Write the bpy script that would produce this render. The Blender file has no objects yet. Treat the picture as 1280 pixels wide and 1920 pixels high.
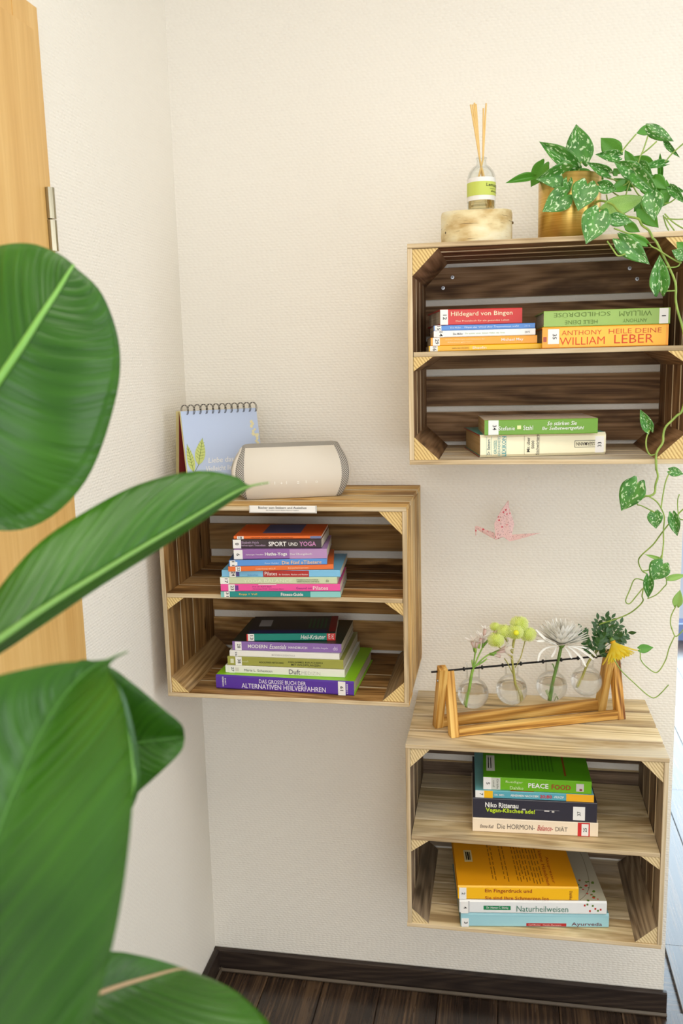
import bpy, bmesh, math, random
from mathutils import Vector, Matrix, Euler

random.seed(7)
SC = bpy.context.scene
COL = SC.collection

# ------------------------------------------------------------------ camera
F_PX = 1651.0
CAM = Vector((0.71023, -1.93301, 1.52249))
CAM_ROT = Euler((1.40012, 0.02442, 0.17758), 'XYZ')
cd = bpy.data.cameras.new('camera')
cd.sensor_fit = 'VERTICAL'; cd.sensor_height = 36; cd.sensor_width = 24
cd.lens = F_PX * 36 / 1920
cd.clip_start = 0.01
cd.dof.use_dof = True; cd.dof.focus_distance = 1.68; cd.dof.aperture_fstop = 7.0
cam = bpy.data.objects.new('camera', cd); COL.objects.link(cam)
cam.location = CAM; cam.rotation_euler = CAM_ROT
SC.camera = cam

# ------------------------------------------------------------------ world, light, exposure
SC.view_settings.view_transform = 'Standard'
SC.view_settings.look = 'None'
SC.view_settings.gamma = 1.0
SC.view_settings.use_curve_mapping = False
SC.view_settings.exposure = -0.43

world = bpy.data.worlds.new('world'); SC.world = world
world.use_nodes = True
world.node_tree.nodes['Background'].inputs[0].default_value = (0.75, 0.85, 1.0, 1)
world.node_tree.nodes['Background'].inputs[1].default_value = 1.0

def area(name, loc, rot, sx, sy, power, color):
    l = bpy.data.lights.new(name, 'AREA'); l.shape = 'RECTANGLE'
    l.size = sx; l.size_y = sy; l.energy = power; l.color = color
    o = bpy.data.objects.new(name, l); COL.objects.link(o)
    o.location = loc; o.rotation_euler = rot
    return o
R90 = math.pi / 2
# daylight entering through the window of the right wall, the hall's glass door, and the ceiling panel
area('daylight_room_window', (3.55, -1.5, 1.45), (0, R90, 0), 1.5, 1.5, 40, (0.98, 0.99, 1.0))
area('daylight_hall_door', (2.0, 2.86, 1.2), (-R90, 0, 0), 2.6, 2.2, 225, (0.70, 0.87, 1.0))
area('added_front_fill', (0.95, -3.16, 1.6), (R90, 0, 0), 1.6, 1.3, 28, (0.98, 0.99, 1.0))  # fill light added behind the camera to brighten the crate interiors
area('ceiling_panel_light', (0.95, -1.35, 2.49), (0, 0, 0), 0.9, 0.6, 14, (1.0, 0.94, 0.84))

# ------------------------------------------------------------------ geometry helpers
_MR = CAM_ROT.to_matrix()
def ray(u, v):
    return _MR @ Vector(((u - 640) / F_PX, -(v - 960) / F_PX, -1.0))
def on_z(u, v, z):
    d = ray(u, v); return CAM + d * ((z - CAM.z) / d.z)
def on_y(u, v, y):
    d = ray(u, v); return CAM + d * ((y - CAM.y) / d.y)
def on_plane(u, v, p, n):
    d = ray(u, v); return CAM + d * ((Vector(p) - CAM).dot(n) / d.dot(n))
def at_dist(u, v, dist):
    return CAM + ray(u, v) * dist
def row_of(p):
    q = _MR.transposed() @ (Vector(p) - CAM)
    return 960 - F_PX * q.y / -q.z
def z_for_row(x, y, v):
    a, b = 0.0, 2.5
    for _ in range(40):
        m = (a + b) / 2
        if row_of((x, y, m)) > v: a = m
        else: b = m
    return (a + b) / 2
def px(p_px, p):                          # size in metres of a run of pixels at point p
    return p_px * -(_MR.transposed() @ (Vector(p) - CAM)).z / F_PX

def link(name, me, parent=None, loc=(0, 0, 0), rot=(0, 0, 0)):
    o = bpy.data.objects.new(name, me); COL.objects.link(o)
    o.parent = parent; o.location = loc; o.rotation_euler = rot
    return o
def tag(o, label=None, cat=None, group=None, kind=None):
    if label: o['label'] = label
    if cat: o['category'] = cat
    if group: o['group'] = group
    if kind: o['kind'] = kind
    return o
def thing(name, loc, rz, label, cat, group=None):
    o = link(name, None, None, loc, (0, 0, rz))
    o.empty_display_size = 0.02
    return tag(o, label, cat, group)

class MB:
    def __init__(s): s.v = []; s.f = []; s.m = []; s.uv = None
    def add(s, verts, faces, mi=0):
        k = len(s.v); s.v += [tuple(p) for p in verts]
        for f in faces: s.f.append(tuple(i + k for i in f)); s.m.append(mi)
        return s
    def box(s, a, b, mi=0):
        x0, y0, z0 = a; x1, y1, z1 = b
        return s.add([(x0,y0,z0),(x1,y0,z0),(x1,y1,z0),(x0,y1,z0),(x0,y0,z1),(x1,y0,z1),(x1,y1,z1),(x0,y1,z1)],
              [(0,3,2,1),(4,5,6,7),(0,1,5,4),(1,2,6,5),(2,3,7,6),(3,0,4,7)], mi)
    def cbox(s, a, b, c=0.001, mi=0, mi_lo=None, mi_hi=None, mi_front=None):
        """box along x with chamfered long edges; the z faces may take other slots"""
        x0, y0, z0 = a; x1, y1, z1 = b
        pr = [(y0+c,z0),(y1-c,z0),(y1,z0+c),(y1,z1-c),(y1-c,z1),(y0+c,z1),(y0,z1-c),(y0,z0+c)]
        k = len(s.v)
        for x in (x0, x1):
            for y, z in pr: s.v.append((x, y, z))
        for i in range(8):
            j = (i + 1) % 8
            s.f.append((k+i, k+j, k+8+j, k+8+i))
            s.m.append(mi_lo if (i == 0 and mi_lo is not None) else mi_hi if (i == 4 and mi_hi is not None) else mi_front if (i in (5, 6, 7) and mi_front is not None) else mi)
        s.f.append(tuple(k + i for i in reversed(range(8)))); s.m.append(mi)
        s.f.append(tuple(k + 8 + i for i in range(8))); s.m.append(mi)
        return s
    def prism(s, poly, y0, y1, mi=0, mi_end=None, plane='xz'):
        """extrude a polygon given in xz (or xy) along the third axis"""
        n = len(poly); k = len(s.v)
        for y in (y0, y1):
            for p in poly:
                s.v.append((p[0], y, p[1]) if plane == 'xz' else (p[0], p[1], y))
        for i in range(n):
            j = (i + 1) % n; s.f.append((k+i, k+j, k+n+j, k+n+i)); s.m.append(mi)
        e = mi if mi_end is None else mi_end
        s.f.append(tuple(k + i for i in reversed(range(n)))); s.m.append(e)
        s.f.append(tuple(k + n + i for i in range(n))); s.m.append(e)
        return s
    def lathe(s, prof, seg=24, mi=0, c=(0, 0, 0), close=False):
        k = len(s.v); n = len(prof)
        for r, z in prof:
            for i in range(seg):
                a = 2 * math.pi * i / seg
                s.v.append((c[0] + r * math.cos(a), c[1] + r * math.sin(a), c[2] + z))
        rows = range(n if close else n - 1)
        for q in rows:
            for i in range(seg):
                j = (i + 1) % seg; t = (q + 1) % n
                s.f.append((k+q*seg+i, k+q*seg+j, k+t*seg+j, k+t*seg+i)); s.m.append(mi)
        if not close:
            s.f.append(tuple(k + i for i in reversed(range(seg)))); s.m.append(mi)
            s.f.append(tuple(k + (n-1)*seg + i for i in range(seg))); s.m.append(mi)
        return s
    def tube(s, pts, r, seg=6, mi=0, smooth=0):
        pts = [Vector(p) for p in pts]
        if smooth: pts = catmull(pts, smooth)
        n = len(pts); k = len(s.v)
        rr = r if callable(r) else (lambda t: r)
        up = Vector((0.13, 0.31, 0.94))
        for i, p in enumerate(pts):
            d = (pts[min(i+1, n-1)] - pts[max(i-1, 0)])
            d = d.normalized() if d.length > 1e-9 else Vector((0, 0, 1))
            a = d.cross(up)
            if a.length < 0.05: a = d.cross(Vector((1, 0, 0)))
            a.normalize(); b = d.cross(a); rad = rr(i / max(1, n - 1))
            for q in range(seg):
                w = 2 * math.pi * q / seg
                s.v.append(tuple(p + (a * math.cos(w) + b * math.sin(w)) * rad))
        for i in range(n - 1):
            for q in range(seg):
                j = (q + 1) % seg
                s.f.append((k+i*seg+q, k+i*seg+j, k+(i+1)*seg+j, k+(i+1)*seg+q)); s.m.append(mi)
        s.f.append(tuple(k + q for q in reversed(range(seg)))); s.m.append(mi)
        s.f.append(tuple(k + (n-1)*seg + q for q in range(seg))); s.m.append(mi)
        return s
    def mesh(s, name, mats, smooth=False):
        me = bpy.data.meshes.new(name); me.from_pydata(s.v, [], s.f)
        for m in (mats if isinstance(mats, (list, tuple)) else [mats]): me.materials.append(m)
        me.polygons.foreach_set('material_index', s.m)
        if smooth: me.polygons.foreach_set('use_smooth', [True] * len(s.f))
        if s.uv:
            l = me.uv_layers.new(name='UVMap')
            for lp in me.loops: l.data[lp.index].uv = s.uv[lp.vertex_index]
        me.update(); return me
    def build(s, name, mats, parent=None, loc=(0, 0, 0), rot=(0, 0, 0), smooth=False):
        return link(name, s.mesh(name, mats, smooth), parent, loc, rot)

def catmull(P, n):
    out = []
    for i in range(len(P) - 1):
        p0, p1, p2, p3 = P[max(i-1, 0)], P[i], P[i+1], P[min(i+2, len(P)-1)]
        for k in range(n):
            t = k / n
            out.append(0.5 * ((2*p1) + (p2-p0)*t + (2*p0-5*p1+4*p2-p3)*t*t + (3*p1-p0-3*p2+p3)*t**3))
    out.append(P[-1]); return out

# ------------------------------------------------------------------ material helpers
def lin(r, g, b):
    f = lambda c: (c / 255 / 12.92) if c <= 10 else ((c / 255 + 0.055) / 1.055) ** 2.4
    return (f(r), f(g), f(b), 1)
class NT:
    def __init__(s, name):
        s.m = bpy.data.materials.new(name); s.m.use_nodes = True
        s.t = s.m.node_tree; s.b = s.t.nodes['Principled BSDF']; s.out = s.t.nodes['Material Output']
    def n(s, kind, ins=None, **at):
        nd = s.t.nodes.new(kind)
        for k, v in at.items(): setattr(nd, k, v)
        for k, v in (ins or {}).items():
            if isinstance(v, bpy.types.NodeSocket): s.t.links.new(v, nd.inputs[k])
            else: nd.inputs[k].default_value = v
        return nd
    def math(s, op, a, b=0.0, c=None):
        d = {0: a, 1: b}
        if c is not None: d[2] = c
        return s.n('ShaderNodeMath', d, operation=op).outputs[0]
    def ramp(s, fac, stops, interp='LINEAR'):
        r = s.n('ShaderNodeValToRGB', {0: fac}); r.color_ramp.interpolation = interp
        e = r.color_ramp.elements
        while len(e) < len(stops): e.new(0.5)
        for i, (p, c) in enumerate(stops): e[i].position = p; e[i].color = c
        return r.outputs[0]
    def mix(s, fac, a, b, blend='MIX'):
        return s.n('ShaderNodeMix', {0: fac, 6: a, 7: b}, data_type='RGBA', blend_type=blend).outputs[2]
    def set(s, **k):
        nm = {'col': 'Base Color', 'rough': 'Roughness', 'metal': 'Metallic', 'spec': 'Specular IOR Level', 'nrm': 'Normal', 'coat': 'Coat Weight', 'sheen': 'Sheen Weight', 'ior': 'IOR', 'trans': 'Transmission Weight', 'sss': 'Subsurface Weight'}
        for a, v in k.items():
            i = s.b.inputs[nm[a]]
            if isinstance(v, bpy.types.NodeSocket): s.t.links.new(v, i)
            else: i.default_value = v
        return s.m
    def bump(s, h, strength=0.3, dist=0.001):
        return s.n('ShaderNodeBump', {'Height': h, 'Strength': strength, 'Distance': dist}).outputs[0]
    def objco(s, scale=(1, 1, 1), rnd=0.0):
        c = s.n('ShaderNodeTexCoord').outputs['Object']
        if rnd:
            r = s.n('ShaderNodeObjectInfo').outputs['Random']
            r = s.math('MULTIPLY', r, rnd)
            v = s.n('ShaderNodeCombineXYZ', {0: r, 1: s.math('MULTIPLY', r, 0.37), 2: s.math('MULTIPLY', r, 0.71)}).outputs[0]
            c = s.n('ShaderNodeVectorMath', {0: c, 1: v}, operation='ADD').outputs[0]
        return s.n('ShaderNodeMapping', {0: c, 3: scale}).outputs[0]

_pl = {}
def plain(col, rough=0.5, name=None, metal=0.0, spec=0.5):
    key = (tuple(round(c, 4) for c in col), rough, metal, spec)
    if key not in _pl:
        q = NT(name or 'paint'); _pl[key] = q.set(col=col, rough=rough, metal=metal, spec=spec)
    return _pl[key]

def wood(name, c0, c1, c2, rough=0.6, bump=0.35, gx=2.0, gy=26.0, band=20.0, vary=0.3, patch=None, axis='x', wave=.13, burn=None):
    """grain runs along the object's own x axis"""
    q = NT(name)
    sw = (lambda t: t) if axis == 'x' else (lambda t: (t[1], t[0], t[2]))
    fine = q.n('ShaderNodeTexNoise', {'Vector': q.objco(sw((gx*2, gy*9, gy*9)), 53), 'Scale': 1.0, 'Detail': 4.0, 'Roughness': 0.65}).outputs[0]
    mid = q.n('ShaderNodeTexNoise', {'Vector': q.objco(sw((gx, gy, gy)), 31), 'Scale': 1.0, 'Detail': 3.0, 'Distortion': 0.4}).outputs[0]
    ct = q.n('ShaderNodeTexNoise', {'Vector': q.objco(sw((1.3, band * .55, band * .55)), 17), 'Scale': 1.0, 'Detail': 1.2, 'Roughness': 0.35}).outputs[0]
    wv = q.math('ADD', 0.5, q.math('MULTIPLY', q.math('SINE', q.math('MULTIPLY', ct, 105.0)), 0.5))     # growth rings cut by the saw
    f = q.math('ADD', q.math('MULTIPLY', fine, 0.42), q.math('ADD', q.math('MULTIPLY', mid, 0.58 - wave), q.math('MULTIPLY', wv, wave)))
    col = q.ramp(f, [(0.36, c0), (0.5, c1), (0.64, c2)])
    if patch:
        pn = q.n('ShaderNodeTexNoise', {'Vector': q.objco(sw((3, 7, 7)), 71), 'Scale': 1.0, 'Detail': 3.0}).outputs[0]
        pf = q.ramp(pn, [(0.5, (0, 0, 0, 1)), (0.68, (0.75, 0.75, 0.75, 1))])
        col = q.mix(pf, col, patch)
    if burn:
        bn = q.n('ShaderNodeTexNoise', {'Vector': q.objco(sw((4, 14, 14)), 97), 'Scale': 1.0, 'Detail': 4.0, 'Roughness': .6}).outputs[0]
        col = q.mix(q.ramp(bn, [(0.5, (0, 0, 0, 1)), (0.66, (0.8, 0.8, 0.8, 1))]), col, burn)
    r = q.n('ShaderNodeObjectInfo').outputs['Random']
    hsv = q.n('ShaderNodeHueSaturation', {'Value': q.math('ADD', 1 - vary / 2, q.math('MULTIPLY', r, vary)), 'Color': col}).outputs[0]
    h = q.math('ADD', q.math('MULTIPLY', fine, 0.9), q.math('MULTIPLY', wv, 0.12))
    return q.set(col=hsv, rough=rough, nrm=q.bump(h, bump, 0.0012), spec=0.25)

def endgrain(name, c0, c1):
    q = NT(name)
    w = q.n('ShaderNodeTexWave', {'Vector': q.objco((1, 1, 1), 3), 'Scale': 60.0, 'Distortion': 3.0, 'Detail': 2.0, 'Detail Scale': 0.5}, wave_type='RINGS', rings_direction='Y').outputs[1]
    n = q.n('ShaderNodeTexNoise', {'Vector': q.objco((1, 1, 1)), 'Scale': 500.0}).outputs[0]
    f = q.math('ADD', q.math('MULTIPLY', w, 0.5), q.math('MULTIPLY', n, 0.5))
    return q.set(col=q.ramp(f, [(0.2, c0), (0.6, c1)]), rough=0.75, nrm=q.bump(f, 0.3, 0.001), spec=0.2)

# wallpaper with a woven relief
def wallpaper(name, ax):
    q = NT(name)
    co = q.n('ShaderNodeTexCoord').outputs['Object']
    wob = q.n('ShaderNodeTexNoise', {'Vector': co, 'Scale': 60.0, 'Detail': 2.0}).outputs['Color']
    co2 = q.n('ShaderNodeVectorMath', {0: co, 1: q.n('ShaderNodeVectorMath', {0: wob, 'Scale': 0.0035}, operation='SCALE').outputs[0]}, operation='ADD').outputs[0]
    sp = q.n('ShaderNodeSeparateXYZ', {0: co2})
    zr = q.math('DIVIDE', sp.outputs[2], 0.0058)
    row = q.math('FLOOR', zr)
    shift = q.n('ShaderNodeTexWhiteNoise', {'W': row}, noise_dimensions='1D').outputs[0]
    xr = q.math('ADD', q.math('DIVIDE', sp.outputs[ax], 0.0112), q.math('ADD', q.math('MULTIPLY', row, 0.5), q.math('MULTIPLY', shift, 0.45)))
    cell = q.n('ShaderNodeTexWhiteNoise', {'Vector': q.n('ShaderNodeCombineXYZ', {0: q.math('FLOOR', xr), 1: row, 2: 0.0}).outputs[0]}).outputs[0]
    a = q.math('SINE', q.math('MULTIPLY', q.math('FRACT', xr), math.pi))
    b = q.math('SINE', q.math('MULTIPLY', q.math('FRACT', zr), math.pi))
    h = q.math('MULTIPLY', q.math('MULTIPLY', a, b), q.math('ADD', 0.55, q.math('MULTIPLY', cell, 0.6)))
    amp = q.n('ShaderNodeTexNoise', {'Vector': co, 'Scale': 220.0}).outputs[0]
    h = q.math('ADD', h, q.math('MULTIPLY', amp, 0.5))
    return q.set(col=lin(243, 237, 226), rough=0.75, nrm=q.bump(h, 0.42, 0.0014), spec=0.2)

# ------------------------------------------------------------------ materials
M_wall_back = wallpaper('wallpaper_back', 0)
M_wall_left = wallpaper('wallpaper_left', 1)
M_white = plain(lin(240, 236, 228), 0.7, 'white_plaster')
def beech():
    q = NT('beech_veneer')
    a = q.n('ShaderNodeTexNoise', {'Vector': q.objco((30, 30, 1.6), 9), 'Scale': 1.0, 'Detail': 4.0, 'Distortion': 0.3}).outputs[0]
    b = q.n('ShaderNodeTexNoise', {'Vector': q.objco((160, 160, 9), 9), 'Scale': 1.0, 'Detail': 2.0}).outputs[0]
    f = q.math('ADD', q.math('MULTIPLY', a, 0.7), q.math('MULTIPLY', b, 0.3))
    return q.set(col=q.ramp(f, [(0.3, lin(206, 158, 88)), (0.55, lin(220, 176, 106)), (0.75, lin(230, 190, 122))]), rough=0.4)
M_beech = beech()
M_steel = plain(lin(160, 152, 130), 0.25, 'brushed_steel', 1.0)
def plank_mat():
    q = NT('dark_floor_wood')
    a = q.n('ShaderNodeTexNoise', {'Vector': q.objco((1.3, 16, 16), 40), 'Scale': 1.0, 'Detail': 5.0, 'Roughness': 0.7, 'Distortion': 0.8}).outputs[0]
    b = q.n('ShaderNodeTexNoise', {'Vector': q.objco((5, 190, 190), 40), 'Scale': 1.0, 'Detail': 3.0}).outputs[0]
    f = q.math('ADD', q.math('MULTIPLY', a, 0.62), q.math('MULTIPLY', b, 0.38))
    c = q.ramp(f, [(0.38, lin(34, 26, 22)), (0.5, lin(58, 44, 34)), (0.6, lin(98, 76, 55)), (0.72, lin(140, 112, 82))])
    return q.set(col=c, rough=q.math('ADD', 0.16, q.math('MULTIPLY', a, 0.2)), nrm=q.bump(f, 0.25, 0.0006))
M_plank = plank_mat()
M_base = wood('dark_baseboard_wood', lin(38, 30, 26), lin(52, 42, 36), lin(70, 58, 48), rough=0.45, bump=0.2, vary=0.0)
M_base_lip = plain(lin(88, 76, 62), 0.4, 'baseboard_lip')

# ------------------------------------------------------------------ room shell
RX, RY, RH = 3.6, -3.2, 2.5            # right wall, front wall, ceiling
XE = 1.09                              # free end of the back wall
HY = 2.9                               # far wall of the hall
def struct(name, mb, m): return tag(mb.build(name, m), kind='structure')
floor = struct('floor', MB().box((-0.1, RY, -0.06), (RX + .1, HY + .1, -0.012)), M_plank)
pw = 0.142
rows = [-1.55, -0.42, 0.83, 2.05, HY]
plank_me = {}
for i in range(0, 17):
    x0 = i * pw
    off = [0.0, -0.55, -0.2, -0.8][i % 4]
    ys = [-1.6, -0.95 + off * 0.6, 0.25 + off * 0.6, 1.45 + off * 0.6, HY]
    if x0 < 1.0: ys = [-1.6, -0.75 + off * 0.5, 0.0]
    for y0, y1 in zip(ys[:-1], ys[1:]):
        key = round(y1 - y0, 3)
        if key not in plank_me:
            L = key / 2 - 0.0006
            plank_me[key] = MB().cbox((-L, -pw/2 + .0005, -0.012), (L, pw/2 - .0005, 0), 0.0012).mesh('floor_plank', M_plank)
        link('floor_plank', plank_me[key], floor, (x0 + pw/2, (y0 + y1) / 2, 0), (0, 0, R90))
struct('wall_left', MB().box((-0.12, RY, 0), (0, 0.12, RH)), M_wall_left)
struct('wall_back', MB().box((0, 0, 0), (XE, 0.12, RH)), M_wall_back)
struct('wall_hall_left', MB().box((XE - 0.13, 0.12, 0), (XE - 0.01, HY, RH)), M_white)
w = MB()
for a, b in (((-0.12, RY - .12, 0), (.1, RY, RH)), ((1.8, RY - .12, 0), (RX + .12, RY, RH)), ((.1, RY - .12, 0), (1.8, RY, .86)), ((.1, RY - .12, 2.34), (1.8, RY, RH))):
    w.box(a, b)
struct('wall_front', w, M_white)
struct('ceiling', MB().box((-0.12, RY - .12, RH), (RX + .12, HY + .12, RH + .1)), M_white)
w = MB()
for a, b in (((RX, RY, 0), (RX + .12, HY, 0.66)), ((RX, RY, 2.24), (RX + .12, HY, RH)), ((RX, RY, .66), (RX + .12, -2.30, 2.24)), ((RX, -0.70, .66), (RX + .12, HY, 2.24))):
    w.box(a, b)
struct('wall_right', w, M_white)
w = MB()
for a, b in (((XE - .13, HY, 0), (XE + .1, HY + .12, RH)), ((3.3, HY, 0), (RX, HY + .12, RH)), ((XE + .1, HY, 2.3), (3.3, HY + .12, RH))):
    w.box(a, b)
struct('wall_hall_end', w, plain(lin(214, 208, 226), 0.7, 'lilac_plaster'))
wf = plain(lin(238, 238, 238), 0.35, 'window_white')
win = struct('window_1', MB().box((RX - .01, -2.30, .64), (RX + .1, -2.24, 2.26)).box((RX - .01, -0.76, .64), (RX + .1, -0.70, 2.26)).box((RX - .01, -2.24, .64), (RX + .1, -0.76, .70)).box((RX - .01, -2.24, 2.20), (RX + .1, -0.76, 2.26)), wf)
struct('added_front_window', MB().box((.1, RY - .1, .86), (.16, RY + .01, 2.34)).box((1.74, RY - .1, .86), (1.8, RY + .01, 2.34)).box((.16, RY - .1, .86), (1.74, RY + .01, .91)).box((.16, RY - .1, 2.29), (1.74, RY + .01, 2.34)), wf)  # unseen window frame, added around the fill light in the front wall
fr = struct('door_2', MB().box((1.19, HY - .03, 0), (1.25, HY + .05, 2.3)).box((3.24, HY - .03, 0), (3.3, HY + .05, 2.3)).box((1.25, HY - .03, 2.24), (3.24, HY + .05, 2.3)).box((1.25, HY - .06, 0), (3.24, HY + .05, .09)), plain(lin(120, 134, 178), 0.5, 'blue_door_frame'))

# baseboards with a shoe lip
def baseboard(name, L, loc, rz):
    b = struct(name, MB().cbox((0, -.014, 0), (L, 0, .058), .003), M_base)
    b.location = loc; b.rotation_euler = (0, 0, rz)
    MB().cbox((0, -.0225, .0), (L, -.014, .0105), .004).build('shoe_strip', M_base_lip, b)
    return b
baseboard('baseboard_back', XE + .006, (0, 0, 0), 0)
bl = baseboard('baseboard_left', 0.58, (0, -0.59, 0), R90)
bl.location = (0, -0.594, 0)

# door in the left wall
door = struct('door_1', MB().box((0, -1.62, 0), (.012, -1.56, 2.06)).box((0, -1.56, 2.0), (.012, -.66, 2.06)), M_beech)
MB().box((0, -.662, 0), (.013, -.59, 2.06)).build('door_frame', M_beech, door)
lf = MB().box((.008, -1.585, 0.01), (.022, -.622, 2.018)).build('door_leaf', M_beech, door)
def hinge(z):
    h = MB()
    for a, b in ((0, .046), (.048, .094)): h.lathe([(.0, a), (.0075, a), (.0075, b), (0, b)], 14)
    h.box((-.012, -.002, .004), (0, .002, .09))
    o = h.build('hinge', M_steel, door, (.026, -.619, z), smooth=False); return o
hinge(1.70); hinge(0.25)

# ------------------------------------------------------------------ wooden crates
M_pale = wood('pale_crate_wood', lin(150, 128, 100), lin(196, 174, 138), lin(222, 204, 170), rough=0.75, patch=lin(205, 198, 186))
M_cream = wood('cream_crate_wood', lin(170, 144, 104), lin(220, 196, 150), lin(240, 220, 180), rough=0.7, patch=lin(204, 192, 170), burn=lin(170, 140, 96))
M_tan = wood('tan_crate_wood', lin(150, 108, 56), lin(206, 162, 94), lin(230, 194, 130), rough=0.7, patch=lin(200, 176, 134), burn=lin(126, 88, 46))
M_edge = wood('weathered_board_edge', lin(156, 132, 98), lin(200, 178, 142), lin(224, 206, 174), rough=0.8, wave=.05)
M_brown = wood('flamed_crate_wood', lin(92, 66, 44), lin(142, 108, 74), lin(174, 138, 102), rough=0.7, bump=0.3, burn=lin(78, 55, 36))
M_mid = wood('brown_crate_wood', lin(104, 70, 34), lin(166, 122, 68), lin(200, 156, 98), rough=0.7, patch=lin(172, 142, 98), burn=lin(84, 56, 30))
M_grey = wood('grey_crate_wood', lin(84, 68, 54), lin(134, 112, 90), lin(172, 150, 122), rough=0.7, patch=lin(180, 164, 140), burn=lin(76, 60, 48))
P_brown = wood('flamed_post_wood', lin(92, 66, 44), lin(142, 108, 74), lin(174, 138, 102), axis='y')
P_mid = wood('brown_post_wood', lin(116, 86, 50), lin(170, 134, 86), lin(202, 168, 118), axis='y', patch=lin(170, 154, 130))
P_grey = wood('grey_post_wood', lin(90, 76, 60), lin(142, 122, 98), lin(184, 164, 134), axis='y', patch=lin(190, 172, 144))
E_yel = endgrain('yellow_end_grain', lin(188, 152, 94), lin(230, 202, 140))
E_pale = endgrain('pale_end_grain', lin(188, 162, 116), lin(228, 206, 160))
M_screw = plain(lin(170, 170, 172), 0.35, 'zinc_screw', 1.0)
M_black = plain(lin(24, 22, 22), 0.4, 'black')

CW, CH, CD, CT = 0.5, 0.4, 0.2928, 0.0088
DB = [(-.2928, .0655), (-.2168, .0655), (-.1408, .0655), (-.066, .066)]      # board start, width in depth
_bm = {}
def board(name, parent, kind, ln, wd, c, mats, inner):
    """kind: horizontal, side, back; inner: -1/+1 says which flat face carries the inner finish"""
    key = (round(ln, 4), round(wd, 4), tuple(m.name for m in mats), inner)
    if key not in _bm:
        _bm[key] = MB().cbox((-ln/2, -wd/2, -CT/2), (ln/2, wd/2, CT/2), .0009, 0, 1 if inner < 0 else None, 1 if inner > 0 else None, 2).mesh(name, list(mats) + [M_edge])
    o = link(name, _bm[key], parent, c)
    if kind == 'side': o.rotation_euler = Matrix(((0, 0, -1), (0, 1, 0), (1, 0, 0))).to_euler()
    if kind == 'back': o.rotation_euler = Matrix(((1, 0, 0), (0, 0, -1), (0, 1, 0))).to_euler()
    return o
def crate(x, z_top, label, out, inn, shelf_m, post_m, end_m, shelf_z, backs, legs, side=.003):
    jit = lambda a: random.uniform(-a, a)
    c = thing('wooden_crate', (x, 0, z_top - CH), 0, label, 'crate', 'wall-hung wooden crates')
    for y, wd in DB:
        board('top_board', c, 'h', CW, wd, (CW/2 + jit(.0012), y + wd/2, CH - CT/2 + jit(.0003)), (out, inn), -1)
        board('bottom_board', c, 'h', CW, wd + .007, (CW/2 + jit(.0012), y + wd/2 + .0035*(y < -.1) - .0035*(y > -.1), CT/2 + jit(.0003)), (out, shelf_m), 1)
        for nm, xx, s in (('left_board', CT/2, -1), ('right_board', CW - CT/2, 1)):
            board(nm, c, 'side', CH - 2*CT, wd + side, (xx, y + wd/2 + side/2*(y < -.1) - side/2*(y > -.1), CH/2), (out, inn), s)
    for (z1, z0) in backs:
        board('back_board', c, 'back', CW - 2*CT - .001, z1 - z0, (CW/2, -CT/2 - .0005, (z1 + z0)/2), (out, inn), 1)
    sy = [(-.2915, .068), (-.2215, .068), (-.1515, .068), (-.0815, .068)]
    for y, wd in sy:
        board('shelf_board', c, 'h', CW - 2*CT - .002, wd, (CW/2, y + wd/2, shelf_z - CT/2), (shelf_m, shelf_m), 1)
    def post(cx, cz, lx, lz, y0=-.290):
        MB().prism([(0, 0), (lx, 0), (0, lz)] if lx*lz > 0 else [(0, 0), (0, lz), (lx, 0)], y0, -CT - .001, 0, 1).build('corner_post', [post_m, end_m], c, (cx, 0, cz))
    e = CT + .0003
    post(e, CH - e, legs[0], -legs[0]); post(CW - e, CH - e, -legs[1], -legs[1])
    post(e, e, legs[2], legs[2] * .92); post(CW - e, e, -legs[3], legs[3] * .92)
    for xx, s in ((e, 1), (CW - e, -1)):
        MB().prism([(0, 0), (s*.036, 0), (0, -.026)] if s < 0 else [(0, 0), (0, -.026), (s*.036, 0)], -.290, -CT - .001, 0, 1).build('shelf_batten', [post_m, end_m], c, (xx, 0, shelf_z - CT - .0003))
    return c
ZA, ZB, ZC = 1.24523, 1.72583, 0.7669
XA, XB, XC = 0.03402, 0.54067, 0.52614
SHA, SHB, SHC = .220, .208, .203
backs_a = [(.388, .329), (.311, .251), (.233, .176), (.160, .104), (.086, .018)]
crate_a = crate(XA, ZA, 'tan wooden crate with a speaker and a spiral calendar on top', M_tan, M_mid, M_mid, P_mid, E_yel, SHA, backs_a, (.04, .045, .036, .044), .0085)
crate_b = crate(XB, ZB, 'highest wooden crate, dark brown inside, carrying the brass plant pot', M_pale, M_brown, M_pale, P_brown, E_yel, SHB, [(.383, .318), (.305, .242), (.232, .172), (.157, .093), (.081, .017)], (.047, .047, .046, .050))
crate_c = crate(XC, ZC, 'lowest wooden crate with whitewashed boards under the bud vase rack', M_cream, M_grey, M_cream, P_grey, E_pale, SHC, backs_a, (.040, .042, .034, .041))
for u, v in ((830.5, 540), (848, 520), (1194, 523), (1180, 503)):
    p = on_y(u, v, -CT - .0006) - Vector((XB, 0, ZB - CH))
    s = MB().lathe([(0, 0), (.0042, 0), (.0036, .0012), (0, .0014)], 16).build('screw', M_screw, crate_b, p, (R90, 0, 0))
    MB().box((-.0022, -.0005, .0013), (.0022, .0005, .0017)).box((-.0005, -.0022, .0013), (.0005, .0022, .0017)).build('cross_slot', M_black, s)

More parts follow.
